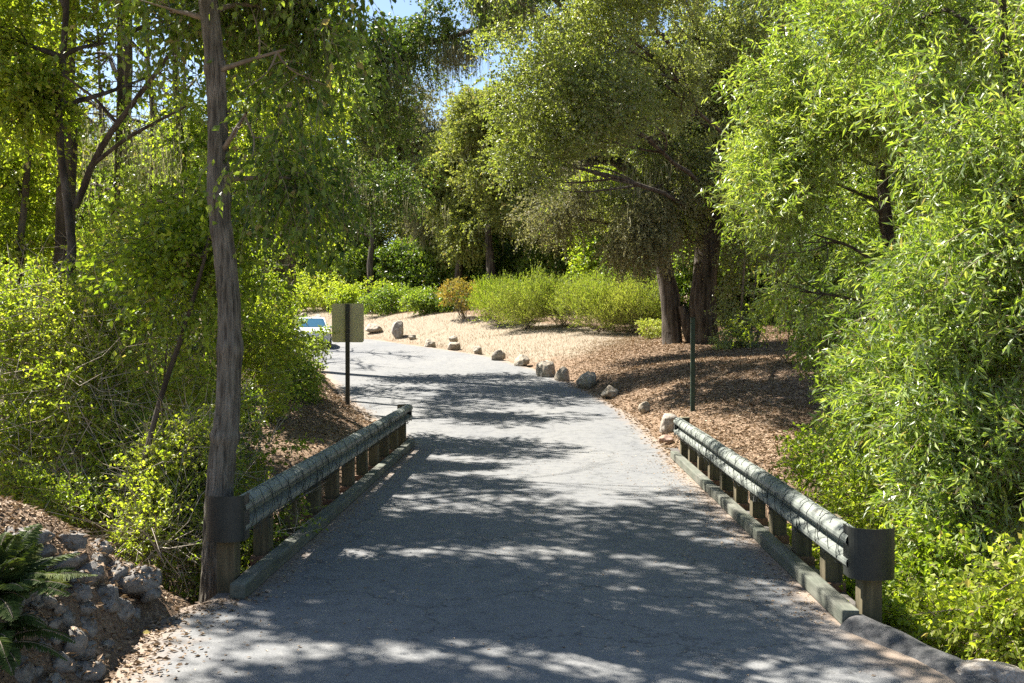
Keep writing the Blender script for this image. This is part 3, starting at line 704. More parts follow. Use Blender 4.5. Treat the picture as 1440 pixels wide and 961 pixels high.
for i, (px, py, w_, h_, mt, lb) in enumerate([
    (447, 453, 17, 13, 'rockpale', 'rounded pale boulder at the far left end of the roadside boulders, above the bend'),
    (426, 450, 15, 12, 'rock', 'brown boulder half hidden by leaves at the far bend of the road'),
    (524, 468, 30, 13, 'rock', 'long low brown boulder just right of the sign plate'),
    (559, 475, 24, 26, 'rockpale', 'tall pale pointed boulder beside the bright road bend'),
    (579, 478, 14, 9, 'rock', 'small brown rock beside the tall pointed boulder'),
    (605, 489, 19, 12, 'rock', 'small split dark and pale rock third right of the tall pointed boulder'),
    (637, 493, 22, 14, 'rock', 'lumpy tan boulder with a smaller stone on its back'),
    (671, 499, 17, 15, 'rock', 'small round tan boulder left of the white boulder'),
    (700, 508, 22, 17, 'rockpale', 'whitest angular boulder on the sunny road edge'),
    (733, 516, 26, 18, 'rock', 'striped grooved boulder just before the tree shade begins'),
    (767, 531, 32, 25, 'rock', 'dark shaded boulder at the start of the tree shade'),
    (790, 537, 26, 22, 'rock', 'flat-topped shaded boulder with a lit top'),
    (826, 546, 32, 25, 'rock', 'large round shaded grey boulder on the litter edge'),
    (857, 560, 32, 20, 'rock', 'smooth low rounded boulder at the corner of the litter bank'),
    (908, 581, 20, 21, 'rock', 'upright boulder alone near the far end of the right guardrail'),
    (940, 607, 36, 24, 'rockpale', 'pale tan boulder touching the far end of the right guardrail'),
    (937, 625, 26, 17, 'block', 'reddish blocky stone below the pale boulder at the right guardrail end')]):
    b = G(px, py, 16 if py > 600 else 18); s = b[1] / F
    if mt == 'block': M['blockrock'] = M.get('blockrock') or rock_mat('reddish_stone', (.15,.09,.06), (.28,.18,.13), (.40,.30,.22)); mt = 'blockrock'
    rock(b, w_ * s * 1.05, w_ * s * .9, h_ * s * 1.05, mt, lb, BG, 100 + i)
b = G(638, 484, 18); rock(b + [0, .1, .15], 14 * b[1] / F, 12 * b[1] / F, 10 * b[1] / F, 'rock', 'small stone resting on the back of the lumpy tan boulder', BG, 131)
# stones in the left bank
g = np.random.default_rng(4)
stones = [(30, 745, 74, 34), (100, 752, 50, 28), (140, 765, 34, 24), (20, 790, 50, 30), (85, 785, 44, 28), (122, 800, 40, 30), (160, 800, 46, 34), (70, 815, 40, 28), (190, 818, 62, 32),
          (150, 838, 40, 36), (168, 855, 40, 32), (110, 830, 36, 24), (120, 850, 30, 20), (188, 862, 24, 18), (100, 895, 46, 34), (125, 880, 30, 22), (60, 905, 26, 18), (88, 925, 40, 26),
          (120, 935, 50, 34), (150, 905, 20, 14), (40, 830, 40, 28), (60, 770, 34, 20), (135, 785, 26, 18), (10, 850, 40, 30), (45, 870, 36, 24), (210, 845, 24, 16), (180, 885, 16, 10), (70, 955, 44, 30), (20, 765, 40, 22), (170, 782, 26, 16),
          (200, 835, 22, 16), (95, 865, 26, 18), (30, 940, 36, 26)]
for i, (px, py, w_, h_) in enumerate(stones):
    b = G(px, py + h_ * .35, 5.0, 12); s = b[1] / F
    o = rock(b, w_ * s * 1.2, w_ * s * 1.05, h_ * s * 1.15, 'rockgrey', 'rough grey stone bedded in the leaf-strewn left bank beside the sword fern', 'stones bedded in the left bank', 200 + i, 'bank_stone', 4, .12, .6, 'stone')
b = G(1395, 957, 5.2, 8)
rock(b, .58, .34, .13, 'rockpale', 'smooth pale slab of rock at the bottom right corner of the road', None, 300, 'rock_slab', 4, .08, .3, 'rock', 0.)
for k in range(60):
    px, py = g.uniform(0, 225), g.uniform(742, 955)
    if py < 735 + px * .42 or px > 235 - (py - 850) * .7: continue
    b = G(px, py, 4.6, 12); s = b[1] / F; w_ = g.uniform(9, 26)
    rock(b, w_ * s * 1.3, w_ * s * 1.1, w_ * s * .8, 'rockgrey', 'small angular stone lying among the larger stones of the left bank', 'small stones on the left bank', 500 + k, 'bank_stone', 3, .5, .5, 'stone')
# asphalt berm at lower right
bm = bmesh.new()
ctr = np.array([W(1200, 876, 7.45), W(1245, 895, 7.15), W(1300, 915, 6.8), W(1350, 935, 6.5), W(1400, 958, 6.1)]); ctr[:, 2] = 0
cp = smooth_path(ctr, 20); n = 12; V = []
for i, p in enumerate(cp):
    t = i / 19; hh = .10 * (1 - t) ** .5 + .02; ww = .20
    for k in range(n):
        a = k / (n - 1); V.append([p[0] + (a - .35) * ww * 2 * 1.0, p[1] + (a - .35) * .16, -.03 + hh * math.sin(math.pi * min(1, a * 1.05)) ** .7 - max(0, a - .5) * .16])
V = np.array(V); V[:, 2] += Waves(9, 10, 2)(V) * .006
ii = (np.arange(19)[:, None] * n + np.arange(n - 1)[None]).ravel()
tag(mesh_np('asphalt_berm', V, np.stack([ii, ii + 1, ii + 1 + n, ii + n], 1), M['berm'], smooth=True), 'dark rough asphalt berm curving away from the near end of the right guardrail', 'berm')

# ------------------------------------------------------------------ leaf litter, dry grass
def scatter(name, label, cat, mat, xy, l_, w_, up, lift=.01, tilt=.5, seed=0, tb=.5, bvh=None):
    g = np.random.default_rng(seed); n = len(xy); z = np.maximum(H(xy[:, 0], xy[:, 1]), np.where(road_in(xy[:, 0], xy[:, 1]) > 0, zr(xy[:, 1]) + .004, -9)) + lift
    B = np.c_[xy, z]
    if up: ax = unit(g.normal(size=(n, 3)) * [.35, .35, 0] + [0, 0, 1]); nm = unit(g.normal(size=(n, 3)))
    else:
        if bvh is not None:
            for i in range(n):
                h = bvh.ray_cast(Vector((B[i, 0], B[i, 1], 3)), Vector((0, 0, -1)))
                if h[0] is not None and h[0].z > B[i, 2]: B[i, 2] = h[0].z + .006
        ax = unit(g.normal(size=(n, 3)) * [1, 1, tilt * .5]); nm = unit(g.normal(size=(n, 3)) * [tilt, tilt, 0] + [0, 0, 1])
    sc = g.uniform(.5, 1.4, n); V, Fq = leaves(B, ax, nm, l_ * sc, w_ * sc, .2, .1)
    o = mesh_np(name, V, Fq, M[mat], tint=np.clip(g.normal(tb, .2, n), .01, .99)); return tag(o, label, cat, kind='stuff')
def sample(x0, x1, y0, y1, n, cond, seed):
    g = np.random.default_rng(seed); P = np.c_[g.uniform(x0, x1, n), g.uniform(y0, y1, n)]; return P[cond(P)]
rb = sample(-4, 12, 15.5, 46, 210000, lambda P: (road_in(P[:, 0], P[:, 1]) < rng.exponential(.10, len(P))) & (P[:, 0] > -3.5 + 7 * road_in(P[:, 0], 0 * P[:, 1] - 5) * 0 + np.interp(P[:, 1], [15, 30, 38, 46], [2.5, 3.5, 5.5, 8]) + rng.normal(size=len(P)) * .9) & (P[:, 0] > np.interp(P[:, 1], RYr, RR) - .4), 1)
scatter('leaf_litter', 'brown fallen leaves covering the bank beyond the right guardrail', 'leaf litter', 'litter', rb, .075, .035, False, seed=2, tb=.5)
lb = sample(-9, -2.4, 15, 28, 26000, lambda P: (road_in(P[:, 0], P[:, 1]) < rng.exponential(.08, len(P))), 3)
scatter('leaf_litter', 'brown fallen leaves on the mound below the road sign', 'leaf litter', 'litter', lb, .075, .035, False, seed=4)
from mathutils.bvhtree import BVHTree
_o = np.cumsum([0] + [len(a) for a, _ in STONES])[:-1]
SBVH = BVHTree.FromPolygons([tuple(p) for a, _ in STONES for p in a], [tuple(int(i) + int(o) for i in f) for (_, fs), o in zip(STONES, _o) for f in fs])
nb = sample(-5.5, -2.2, 4.2, 9.2, 24000, lambda P: (road_in(P[:, 0], P[:, 1]) < rng.exponential(.16, len(P))) & ~((P[:, 1] > 8.3) & (P[:, 0] > -2.75)), 5)
scatter('leaf_litter', 'dry leaves between the stones of the left bank', 'leaf litter', 'litter', nb, .045, .022, False, seed=6, tb=.42, bvh=SBVH)
P = np.concatenate([sample(-2.4, -1.5, 8, 18.5, 5200, lambda P: rng.random(len(P)) < np.exp(-(P[:, 0] + 2.4) / .16), 7),
                    sample(1.2, 2.22, 7.5, 17.2, 7800, lambda P: rng.random(len(P)) < np.exp((P[:, 0] - 2.22) / .2), 8),
                    sample(-2.7, 2.4, 5.5, 19, 700, lambda P: P[:, 0] < 9, 9), sample(-2.8, 0, 5.5, 8, 900, lambda P: rng.random(len(P)) < np.exp(-(P[:, 0] + 2.8) / .6), 12)])
scatter('road_litter', 'small pale dry leaves swept against the kerbs and dotted over the asphalt', 'leaf litter', 'litter', P, .03, .014, False, lift=.004, tilt=.25, seed=10, tb=.72)
gp = sample(-30, 7, 30, 74, 150000, lambda P: (road_in(P[:, 0], P[:, 1]) < -.25) & (P[:, 0] > np.interp(P[:, 1], [30, 35.5, 61, 62], [1, .2, -40, -40])) & (P[:, 1] > 34.5 + np.clip(P[:, 0], -5, 9) * 1.1 + rng.normal(size=len(P)) * 1.0), 13)
scatter('dry_grass', 'pale sunlit dry grass slope behind the boulders', 'grass', 'straw', gp, .11, .012, True, lift=-.01, seed=14, tb=.6)
gl = sample(-2.85, -2.6, 7.2, 7.4, 3, lambda P: P[:, 0] < 9, 15)
yl = W(199, 900, 7.1)
V, Fq = leaves(np.array([[yl[0], 7.1, .018]]), unit(np.array([[1, .1, .05]])), unit(np.array([[.1, -.3, 1.]])), .075, .05)
tag(mesh_np('fallen_leaf', V, Fq, M['yellow'], tint=np.array([.4])), 'single bright yellow fallen leaf at the left edge of the asphalt', 'leaf')

# ------------------------------------------------------------------ ferns
def fern(base, fronds, L, mat, label, seed, droop=.6, az=None, group=None, tb=.5, pw=.10):
    g = np.random.default_rng(seed); root = empty('fern', base, label, 'fern', group); VV, FF, TT, off = [], [], [], 0; st, sr = [], []
    for k in range(fronds):
        a = g.uniform(*az) if az else g.uniform(0, 6.28); el = g.uniform(.45, 1.3); Lk = L * g.uniform(.7, 1.15)
        d = np.array([math.cos(a) * math.cos(el), math.sin(a) * math.cos(el), math.sin(el)])
        n = 38; t = np.linspace(.08, 1, n)[:, None]; P = d * Lk * t - np.array([0, 0, 1]) * droop * Lk * t ** 2.2
        T = unit(np.gradient(P, axis=0)); S = unit(np.cross(T, [0, 0, 1.]) + g.normal(size=3) * .12); up = np.cross(S, T)
        st.append(P[::4]); sr.append(np.linspace(.005, .0015, len(P[::4])))
        prof = np.clip(np.sin(np.pi * (t[:, 0] * .86 + .12)) ** .6, .1, 1) * pw * (L / .6)
        for s in (-1, 1):
            ax = unit(S * s + T * .35 - up * .18 + g.normal(size=(n, 3)) * .07)
            V, Fq = leaves(P, ax, up + g.normal(size=(n, 3)) * .12, prof, .022 * L / .6, .15, .12)
            VV.append(V); FF.append(Fq + off); off += len(V); TT.append(np.clip(tb + g.normal() * .12 + g.normal(size=n) * .08, .01, .99))
    mesh_np('fronds', np.concatenate(VV), np.concatenate(FF), M[mat], root, np.concatenate(TT))
    V, Fq = tubes(st, sr, 4); mesh_np('stems', V, Fq, M['twig'], root)
    return root
fb = G(-14, 862, 4.0, 9)
fern((fb[0], fb[1], fb[2] + .05), 36, .68, 'fern', 'large dark sword fern at the left edge in front of the stones', 51, .35, (-1.4, 1.9))
fb = G(-18, 925, 3.8, 9); fern((fb[0], fb[1], fb[2] + .03), 18, .5, 'fern', 'lower dark sword fern at the bottom left corner', 52, .6, (-1.2, 1.4), tb=.35)
for i, (px, py, y, L, lb_) in enumerate([(120, 725, 9.4, .55, 'light green fern behind the top of the stone bank'), (60, 715, 9.8, .5, 'light green fern left of the fern behind the stone bank'), (285, 812, 8.9, .34, 'small yellow green fern at the foot of the large trunk')]):
    p = W(px, py, y); fern((p[0], y, h1(p[0], y)), 16, L, 'fernlight', lb_, 60 + i, .6)

exec_foliage = True
# ------------------------------------------------------------------ FOREGROUND TRUNK (left)
def fg_tree():
    Y0 = 8.9
    pts = [(302, 860, 54), (303, 835, 47), (303, 800, 43), (308, 700, 42), (313, 640, 41), (320, 580, 38), (323, 500, 36), (322, 430, 35), (317, 370, 34), (309, 310, 34), (306, 250, 33), (306, 180, 32), (303, 110, 30), (298, 50, 30), (292, 0, 30), (284, -80, 28), (280, -200, 24), (290, -330, 18), (300, -450, 12)]
    T = []
    for px, py, wd in pts:
        p = W(px, py, Y0 + (.02 * (700 - py) / 100)); T.append([*p, wd * .9 / 2 * p[1] / F])
    T = np.array(T); base = np.array([T[0, 0], Y0, h1(T[0, 0], Y0)])
    root = empty('alder_tree', base, 'tall slim grey-barked tree with furrowed trunk rising behind the left guardrail cap', 'tree')
    path = smooth_path(T, 420); P = path[:, :3]; rr = path[:, 3]
    sides = 110; V, Fq = tubes([P], [rr], sides)
    # furrowed bark: vertical ridges that split and merge
    th = np.tile(np.arange(sides) / sides * 2 * math.pi, len(P)); z = np.repeat(P[:, 2], sides)
    wa = Waves(1, 10, 3); wb = Waves(1, 10, 31)
    q = np.c_[np.cos(th) * 2.2, np.sin(th) * 2.2, z * 1.6]; q2 = np.c_[np.cos(th) * 5, np.sin(th) * 5, z * 7]; q3 = np.c_[np.cos(th) * 12, np.sin(th) * 12, z * 30]
    ph = th * 13 + wa(q) * 1.1 + wb(q2) * 1.0
    ridge = np.abs(np.sin(ph)) ** .55
    cr = (1 - np.clip(np.abs(np.sin(z * 26 + wa(q2 * 1.3) * 2.5 + np.floor(ph / math.pi) * 2.1)) * 9, 0, 1)) * .6
    disp = (ridge - .9 - cr * .8) * .013 + wb(q3) * .0022 + wa(q * .35) * .012
    for zk, thk, s in ((3.45, -1.4, .10), (2.05, -1.0, .09), (4.6, 2.6, .08), (1.25, -1.9, .05)):
        disp += .018 * np.exp(-((z - zk) / s) ** 2)
    C = np.repeat(P, sides, 0); V = V + unit(V - C) * disp[:, None]
    put('trunk', V, Fq, M['bark'], root, smooth=True)
    blobs = [(*W(330, -60, 9.3), 1.0, 1.0, .8), (*W(400, 70, 9.0), .65, .7, .75), (*W(250, 20, 9.6), .8, .9, .6), (*W(440, 20, 9.8), .7, .7, .7), (*W(350, 160, 8.6), .35, .4, .6),
             (*W(410, 250, 9.6), .5, .5, .45), (*W(300, -300, 9.4), 1.9, 1.9, 1.3), (*W(520, -180, 10.2), 1.3, 1.5, .9), (*W(100, -250, 10.4), 1.7, 1.7, 1.0), (*W(560, -330, 12), 1.5, 1.5, 1), (*W(330, -420, 8), 1.6, 1.5, 1),
             (*W(700, -420, 9), 1.3, 1.0, .6), (*W(90, -330, 7.5), 1.4, 1.2, .9)]
    (Vn, Fn, tn), Twn = foliage(blobs[1:6] + blobs[0:1], 1500, .42, 9, .075, .045, 18, shell=.95, up=-.1, out=.7, rnd=.8, droop=.7, leafdroop=.7, gap=(1.5, -.3), tbase=.5, splay=.7, sunc=False)
    (Vl, Fl, ti), Tw = foliage(blobs, 5500, .42, 9, .075, .045, 17, shell=.95, up=-.1, out=.7, rnd=.8, droop=.7, leafdroop=.7, gap=(1.5, -.4), tbase=.42, splay=.7)
    lp, lr = limbs_to(P[::12], blobs, .045, 7, 3)
    Fl = np.concatenate([Fl, Fn + len(Vl)]); Vl = np.concatenate([Vl, Vn]); ti = np.concatenate([ti, tn])
    V2, F2 = tubes(lp, lr, 7); V2, F2 = np.concatenate([V2, Tw[0]]), np.concatenate([F2, Tw[1] + len(V2)]); V2, F2 = np.concatenate([V2, Twn[0]]), np.concatenate([F2, Twn[1] + len(V2)])
    put('branches', V2, F2, M['twig'], root)
    put('crown', Vl, Fl, M['green'], root, ti)
fg_tree()

# ------------------------------------------------------------------ generic bush helper
def bush(name, label, cat, base, blobs, leaf, n, L, per, ll, lw, seed, stems=7, dead=0, group=None, stem_mat='twig', **kw):
    root = empty(name, base, label, cat, group); g = np.random.default_rng(seed + 500)
    (V, Fq, ti), T = foliage(blobs, n, L, per, ll, lw, seed, **kw)
    b = np.array(base); paths, rad = [], []
    for k in range(stems):
        bl = blobs[g.integers(len(blobs))]; e = np.array(bl[:3]) + np.array(bl[3:6]) * unit(g.normal(size=3)) * .8; s = b + g.normal(size=3) * [.15, .15, 0]
        m_ = (s + e) / 2 + g.normal(size=3) * .15 * np.linalg.norm(e - s) * .6; p = smooth_path([s, m_, e], 8, .02, seed)
        r0 = .008 + .006 * np.linalg.norm(e - s); paths.append(p); rad.append(np.linspace(r0, r0 * .25, 8))
        for q in range(3):
            s2 = p[g.integers(2, 7)]; e2 = s2 + unit(g.normal(size=3) + [0, 0, .3]) * g.uniform(.3, .9); paths.append(smooth_path([s2, (s2 + e2) / 2 + g.normal(size=3) * .05, e2], 5)); rad.append(np.linspace(r0 * .4, r0 * .1, 5))
    V1, F1 = tubes(paths, rad, 6); V1, F1 = np.concatenate([V1, T[0]]), np.concatenate([F1, T[1] + len(V1)])
    put('stems', V1, F1, M[stem_mat], root)
    put('foliage', V, Fq, M[leaf], root, ti)
    if dead:
        D_, Dd, g2 = make_twigs(blobs, dead, .6, .9, .1, .3, 1.2, None, seed + 60, False)
        Ld = g2.uniform(.25, .9, len(D_))[:, None]; bend = g2.normal(size=D_.shape) * .12
        V, Fq = fast_twigs(D_, D_ + Dd * Ld * .5 + bend * Ld, D_ + Dd * Ld, .0045)
        put('dead_twigs', V, Fq, M['dead'], root)
    return root
def B(px, py, y, rx, ry, rz, wt=1): return (*W(px, py, y), rx, ry, rz, wt)
def base_at(px, y): 
    x = W(px, 500, y)[0]; return np.array([x, y, h1(x, y)])

# ------------------------------------------------------------------ RIGHT: willows
wl = dict(ll=.10, lw=.024, leaf='willow', leafdroop=.15, splay=.8, droop=.22, sag=.2, up=.25)
def willow(label, base, trunk, blobs, n, seed, **kw):
    a = dict(wl); a.update(kw)
    return tree('willow_tree', label, 'tree', base, trunk, blobs, n=n, L=a.pop('L', .5), per=a.pop('per', 13), seed=seed, bark='oakbark', group='willows on the right side of the bridge', twig_part=True, limb_r=.055, **a)
b0 = base_at(1420, 10.5)
willow('large bright willow filling the right edge of the frame beside the near guardrail cap', b0, [(*b0, .13), (b0[0], 10.5, 1.5, .11), (b0[0] - .1, 10.3, 3.5, .08), (b0[0] - .3, 10, 6, .03)],
    [B(1400, 130, 9.5, 1.0, 1.2, 1.0), B(1500, 330, 9.6, 1.5, 1.5, 1.3), B(1330, 400, 10.2, .85, .9, .7), B(1340, 540, 9.6, .8, .8, .75), B(1290, 520, 10.8, .55, .7, .5), B(1420, 700, 8.8, .75, .8, .75), B(1350, 640, 9.5, .7, .8, .55), B(1420, -60, 10, 1.3, 1.4, .9),
     B(1330, 240, 11, .9, 1, .8), B(1250, 60, 12, 1.0, 1.0, .9), B(1420, 850, 7.9, .45, .5, .5), B(1230, 590, 11.0, .3, .4, .35)],
    12500, 31, tbase=.52, gap=(1.9, -.12), shell=.7)
b0 = base_at(1270, 15.5)
willow('second willow whose pale spray hangs over the dark gap beside the oak', b0, [(*b0, .14), (b0[0], 15.5, 2.2, .11), (b0[0] - .4, 15.3, 5, .08), (b0[0] - .6, 15, 8, .03)],
    [B(1130, 330, 14.5, .85, 1.0, .8), B(1180, 200, 15, 1.2, 1.2, 1.1), B(1090, 250, 15.5, .6, .9, .7), B(1250, 330, 15, 1.1, 1.2, .9), B(1120, 100, 15.5, 1.0, 1.2, .9), B(1230, 30, 15.5, 1.4, 1.4, 1.1), B(1245, 265, 13.6, .8, .5, .75), B(1240, 150, 14, .8, .6, .6), B(1120, 410, 15.2, .5, .7, .5),
     B(1330, 150, 16, 1.4, 1.4, 1.5), B(1200, -90, 16, 1.9, 1.7, 1.0), B(1260, 430, 16, .7, .9, .6)],
    14000, 32, tbase=.52, gap=(1.5, -.12), L=.5, ll=.115, lw=.024)
b0 = base_at(1390, 18)
tree('willow_tree', 'darker green willow standing deepest behind the two bright willows', 'tree', b0, [(*b0, .17), (b0[0], 18, 4, .12), (b0[0], 18, 9, .04)],
    [B(1300, 300, 18.5, 2.0, 1.3, 2.2), B(1230, 470, 18.5, .9, .9, .7), B(1420, 480, 17, 1.6, 1.3, 1.6), B(1350, 60, 19, 2.2, 1.6, 2.0), B(1330, 600, 15.5, 1.3, 1.0, 1.0), B(1500, 200, 17, 2, 2, 2.4)],
    'green', 4300, .6, 11, .12, .034, 33, tbase=.4, shell=.7, group='willows on the right side of the bridge')
# understory right
def rb_(px0, py, y, *r): return B(px0, py, y, *r)
specs = [
 ('low bright nettle-like shrub between the right guardrail and the willow', 1190, 12.6, [B(1190, 665, 12.6, .75, .8, .55), B(1240, 720, 11.6, .6, .7, .6), B(1150, 640, 13.6, .35, .5, .3)], 'bright', 1300, 71),
 ('bright leafy shrub directly behind the right near end cap', 1260, 9.6, [B(1290, 790, 9.4, .55, .7, .55), B(1260, 860, 8.8, .5, .5, .5), B(1330, 720, 9.8, .6, .7, .4), B(1340, 830, 8.6, .5, .55, .45)], 'bright', 2000, 72),
 ('low yellow green ground shrub below the asphalt berm', 1330, 7.8, [B(1330, 890, 7.7, .42, .4, .26), B(1270, 880, 8.1, .35, .35, .3), B(1400, 890, 7.2, .35, .4, .25), B(1430, 900, 6.9, .25, .3, .2), B(1480, 860, 7, .5, .5, .5)], 'bright', 1400, 73),
 ('dark ivy-like shrub in the shade where the litter bank meets the willow', 1185, 16.5, [B(1180, 560, 16.5, .5, .6, .55), B(1200, 610, 16, .45, .5, .4), B(1215, 520, 17, .5, .6, .6)], 'green', 900, 74),
 ('shrub with small leaves in the ravine seen through the posts of the right guardrail', 1100, 12.5, [(2.9, 10.5, -.7, .5, 1.2, .5), (3.3, 12.5, -.7, .6, 1.0, .5), (3.0, 9, -.6, .5, .6, .5)], 'bright', 1500, 75),
 ('green shrub deep behind the pale guardrail and the nettle-like shrub', 1290, 13.5, [B(1300, 600, 13.8, .9, .9, .8), B(1290, 700, 12.8, .8, .8, .7)], 'green', 1500, 76)]
for lb_, px, y, bl, lf, n, sd in specs:
    bush('shrub', lb_, 'shrub', base_at(px, y), bl, lf, n, .3, 10, .055, .034, sd, stems=5, group='shrubs below the willows', gap=(2.5, -.6), up=.5, droop=.3, tbase=.6 if lf == 'bright' else .4, shell=.7)

# yellowish bush under willow right of oak shrub
bush('shrub', 'yellow green shrub in dappled light under the second willow, right of the oak', 'shrub', base_at(1110, 27), [B(1110, 440, 27, 1.2, 1.0, .9), B(1060, 455, 28, .6, .7, .6), B(1150, 470, 26, .6, .7, .6)], 'bright', 900, .3, 9, .07, .045, 77, stems=6, group='shrubs below the willows', tbase=.45)
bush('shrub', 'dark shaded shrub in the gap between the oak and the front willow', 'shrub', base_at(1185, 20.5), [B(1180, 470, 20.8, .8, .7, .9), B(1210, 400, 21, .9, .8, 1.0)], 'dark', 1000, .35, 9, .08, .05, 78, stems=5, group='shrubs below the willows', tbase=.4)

# ------------------------------------------------------------------ OAK (centre right)
def BO(px, py, y, rx, ry, rz, wt=1): return B(px, py, y * 1.27, rx * 1.27, ry * 1.27, rz * 1.27, wt)
def BF(px, py, y, rx, ry, rz, wt=1): return B(px, py, y * .97, rx * 1.0, ry * 1.0, rz * 1.0, wt)
oy = 36.0; ob = G(975, 484, 28)
def q4(px, py, y, wd): p = W(px, py, y); return (*p, wd / 2 * y / F)
obx = [BF(760, 110, 27, 1.55, 1.7, 1.3, 1.6), BF(850, 150, 26.5, 1.5, 1.6, 1.25, 1.3), BF(745, 220, 27.5, 1.0, 1.2, 1.0, 1.4), BF(880, 50, 27.5, 1.7, 1.8, 1.4), BO(930, 190, 26.5, 1.5, 1.5, 1.4), BO(990, 90, 27, 1.9, 1.8, 1.8),
       BO(1060, 60, 27, 1.6, 1.7, 1.7), BO(860, -50, 28.5, 2.3, 2.3, 1.6), BO(980, -90, 28.5, 2.4, 2.4, 1.8), BO(1000, 170, 28, 1.3, 1.3, 1.1), BF(800, -110, 26, 2.2, 2.0, 1.0), BF(700, -60, 25, 1.5, 1.4, .7), BF(830, 60, 29, 1.5, 1.5, 1.2), BO(950, 300, 27.3, 1.0, 1.0, .8), BO(880, 290, 28, 1.1, 1.1, .8), BO(1010, 260, 26.5, .9, .9, .8), BF(930, 120, 29, 1.6, 1.5, 1.3), BF(900, -40, 27, 1.9, 1.7, 1.1), BO(820, 90, 29, 1.4, 1.6, 1.2), BO(1060, 180, 28, 1.2, 1.3, 1.2), BO(820, 170, 28, 1.5, 1.4, 1.1), BO(900, 120, 29, 1.8, 1.6, 1.4), BO(1110, -10, 28, 1.5, 1.6, 1.6), BO(950, 230, 29, 1.3, 1.2, 1.0), BO(720, 20, 29, 1.2, 1.5, .8)]
tree('live_oak', 'large live oak with the thicker dark trunk and the tall olive crown right of centre', 'tree', ob,
     [q4(990, 495, oy, 44), q4(986, 440, oy, 36), q4(990, 370, oy, 36), q4(1000, 290, oy, 34), q4(1006, 220, oy, 30), q4(1000, 140, oy, 24), q4(985, 40, oy, 18), q4(980, -60, oy, 10)],
     obx, 'oak', 47000, .42, 10, .078, .054, 41, limbper=4, limb_r=.15, tbase=.58, gap=(1.3, -.4), shell=.7, up=.3, droop=.2, splay=1.1,
     extra_trunks=([q4(970, 480, oy - .1, 8), q4(965, 452, oy - .1, 13), q4(958, 430, oy - .1, 10)],
                   [q4(1004, 232, oy, 12), q4(1030, 234, oy - .3, 11), q4(1052, 230, oy - .5, 8)],
                   [q4(985, 320, oy, 10), q4(968, 300, oy - .4, 8), q4(945, 275, oy - .6, 6)]),
     moss=([BO(900, 250, 26.5, 1.2, 1.2, .9), BO(790, 270, 27, 1.1, 1.2, .8), BO(860, 10, 27, 1.2, 1.2, .8)], 160, .6, .010))
bo = [BO(905, 330, 26.2, 1.0, 1.0, 1.2, 1.2), BO(930, 260, 26, 1.0, .9, 1.0), BO(870, 350, 26.8, .6, .6, .6), BO(790, 300, 27.2, 1.3, 1.1, .9), BO(800, 250, 27, .9, 1, .9), BO(960, 330, 27.8, .5, .7, .9, .7)]
ob2 = G(945, 484, 28)
tree('live_oak', 'smaller live oak on the left trunk of the pair, its grey twiggy crown drooping low', 'tree', ob2, [q4(946, 492, oy + .3, 30), q4(942, 440, oy + .3, 25), q4(936, 390, oy + .4, 24), q4(925, 320, oy + .5, 20), q4(900, 250, oy + .5, 17), q4(860, 215, oy, 15), q4(800, 240, oy - .5, 8)], bo, 'oakgrey', 5200, .5, 9, .078, .05, 42, tbase=.5, gap=(1.8, -.35), shell=.9, droop=.6, splay=1.1,
     moss=(bo, 200, .5, .010))
bush('shrub', 'dusty oak scrub covering the right side of the twin trunks', 'shrub', base_at(1050, 34.4), [BO(1045, 430, 27, .75, .7, 1.0), BO(1060, 350, 27, .8, .8, 1.2), BO(1035, 480, 26.6, .65, .6, .35), BO(1075, 260, 27, .9, .8, 1.1)], 'oak', 3200, .38, 9, .078, .052, 43, stems=9, tbase=.4, gap=(2, -.4))
bush('shrub', 'low bright lime shrub at the foot of the left oak trunk', 'shrub', base_at(918, 41), [BO(917, 462, 32, .55, .5, .28)], 'lime', 350, .2, 9, .07, .04, 44, stems=4, tbase=.6, sunc=False)

# ------------------------------------------------------------------ HEDGE behind dry grass
HB = 'lime green shrubs behind the dry grass'
for i, (px, pt, pb_, y, rx, leaf, lb_) in enumerate([
    (742, 400, 460, 50, 1.9, 'lime', 'leftmost lime green coyote brush with a flat side towards the orange shrub'), (793, 392, 465, 49, 2.0, 'lime', 'tallest lime green coyote brush in the middle of the hedge behind the grass'),
    (845, 396, 470, 47, 1.8, 'lime', 'lime green coyote brush next to the left oak trunk side of the hedge'), (890, 403, 478, 46, 1.5, 'lime', 'rightmost lime green coyote brush with bare brown stems showing'),
    (700, 405, 456, 53, 1.2, 'bright', 'mid green shrub between the orange shrub and the lime hedge')]):
    p0 = W(px, pb_, y); z0 = h1(p0[0], y) ; zt = W(px, pt, y)[2]; hh = max(.8, (zt - z0)) / 2
    bl = [(p0[0], y, z0 + hh * .95, rx, 1.2, hh * 1.0)] + [(p0[0] + rx * math.cos(a) * .7, y + math.sin(a) * .6, z0 + hh * (1.0 + .35 * math.sin(a * 2.3 + i)), rx * .55, .7, hh * .7) for a in (0.3, 2, 3.4, 4.8)] + [(p0[0] + rx * q, y + .2, z0 + hh * (1.45 + .35 * math.sin(q * 9 + i * 2)), rx * .28, .4, hh * .5) for q in (-.75, -.2, .35, .8)]
    bush('coyote_brush', lb_, 'shrub', (p0[0], y, z0), bl, leaf, 3300, .55, 10, .085, .026, 80 + i, stems=14, group=HB, up=1.5, droop=.0, tbase=.58, gap=(2.6, -.5), splay=.4, leafdroop=-.5, sunc=False, stem_mat='twig')
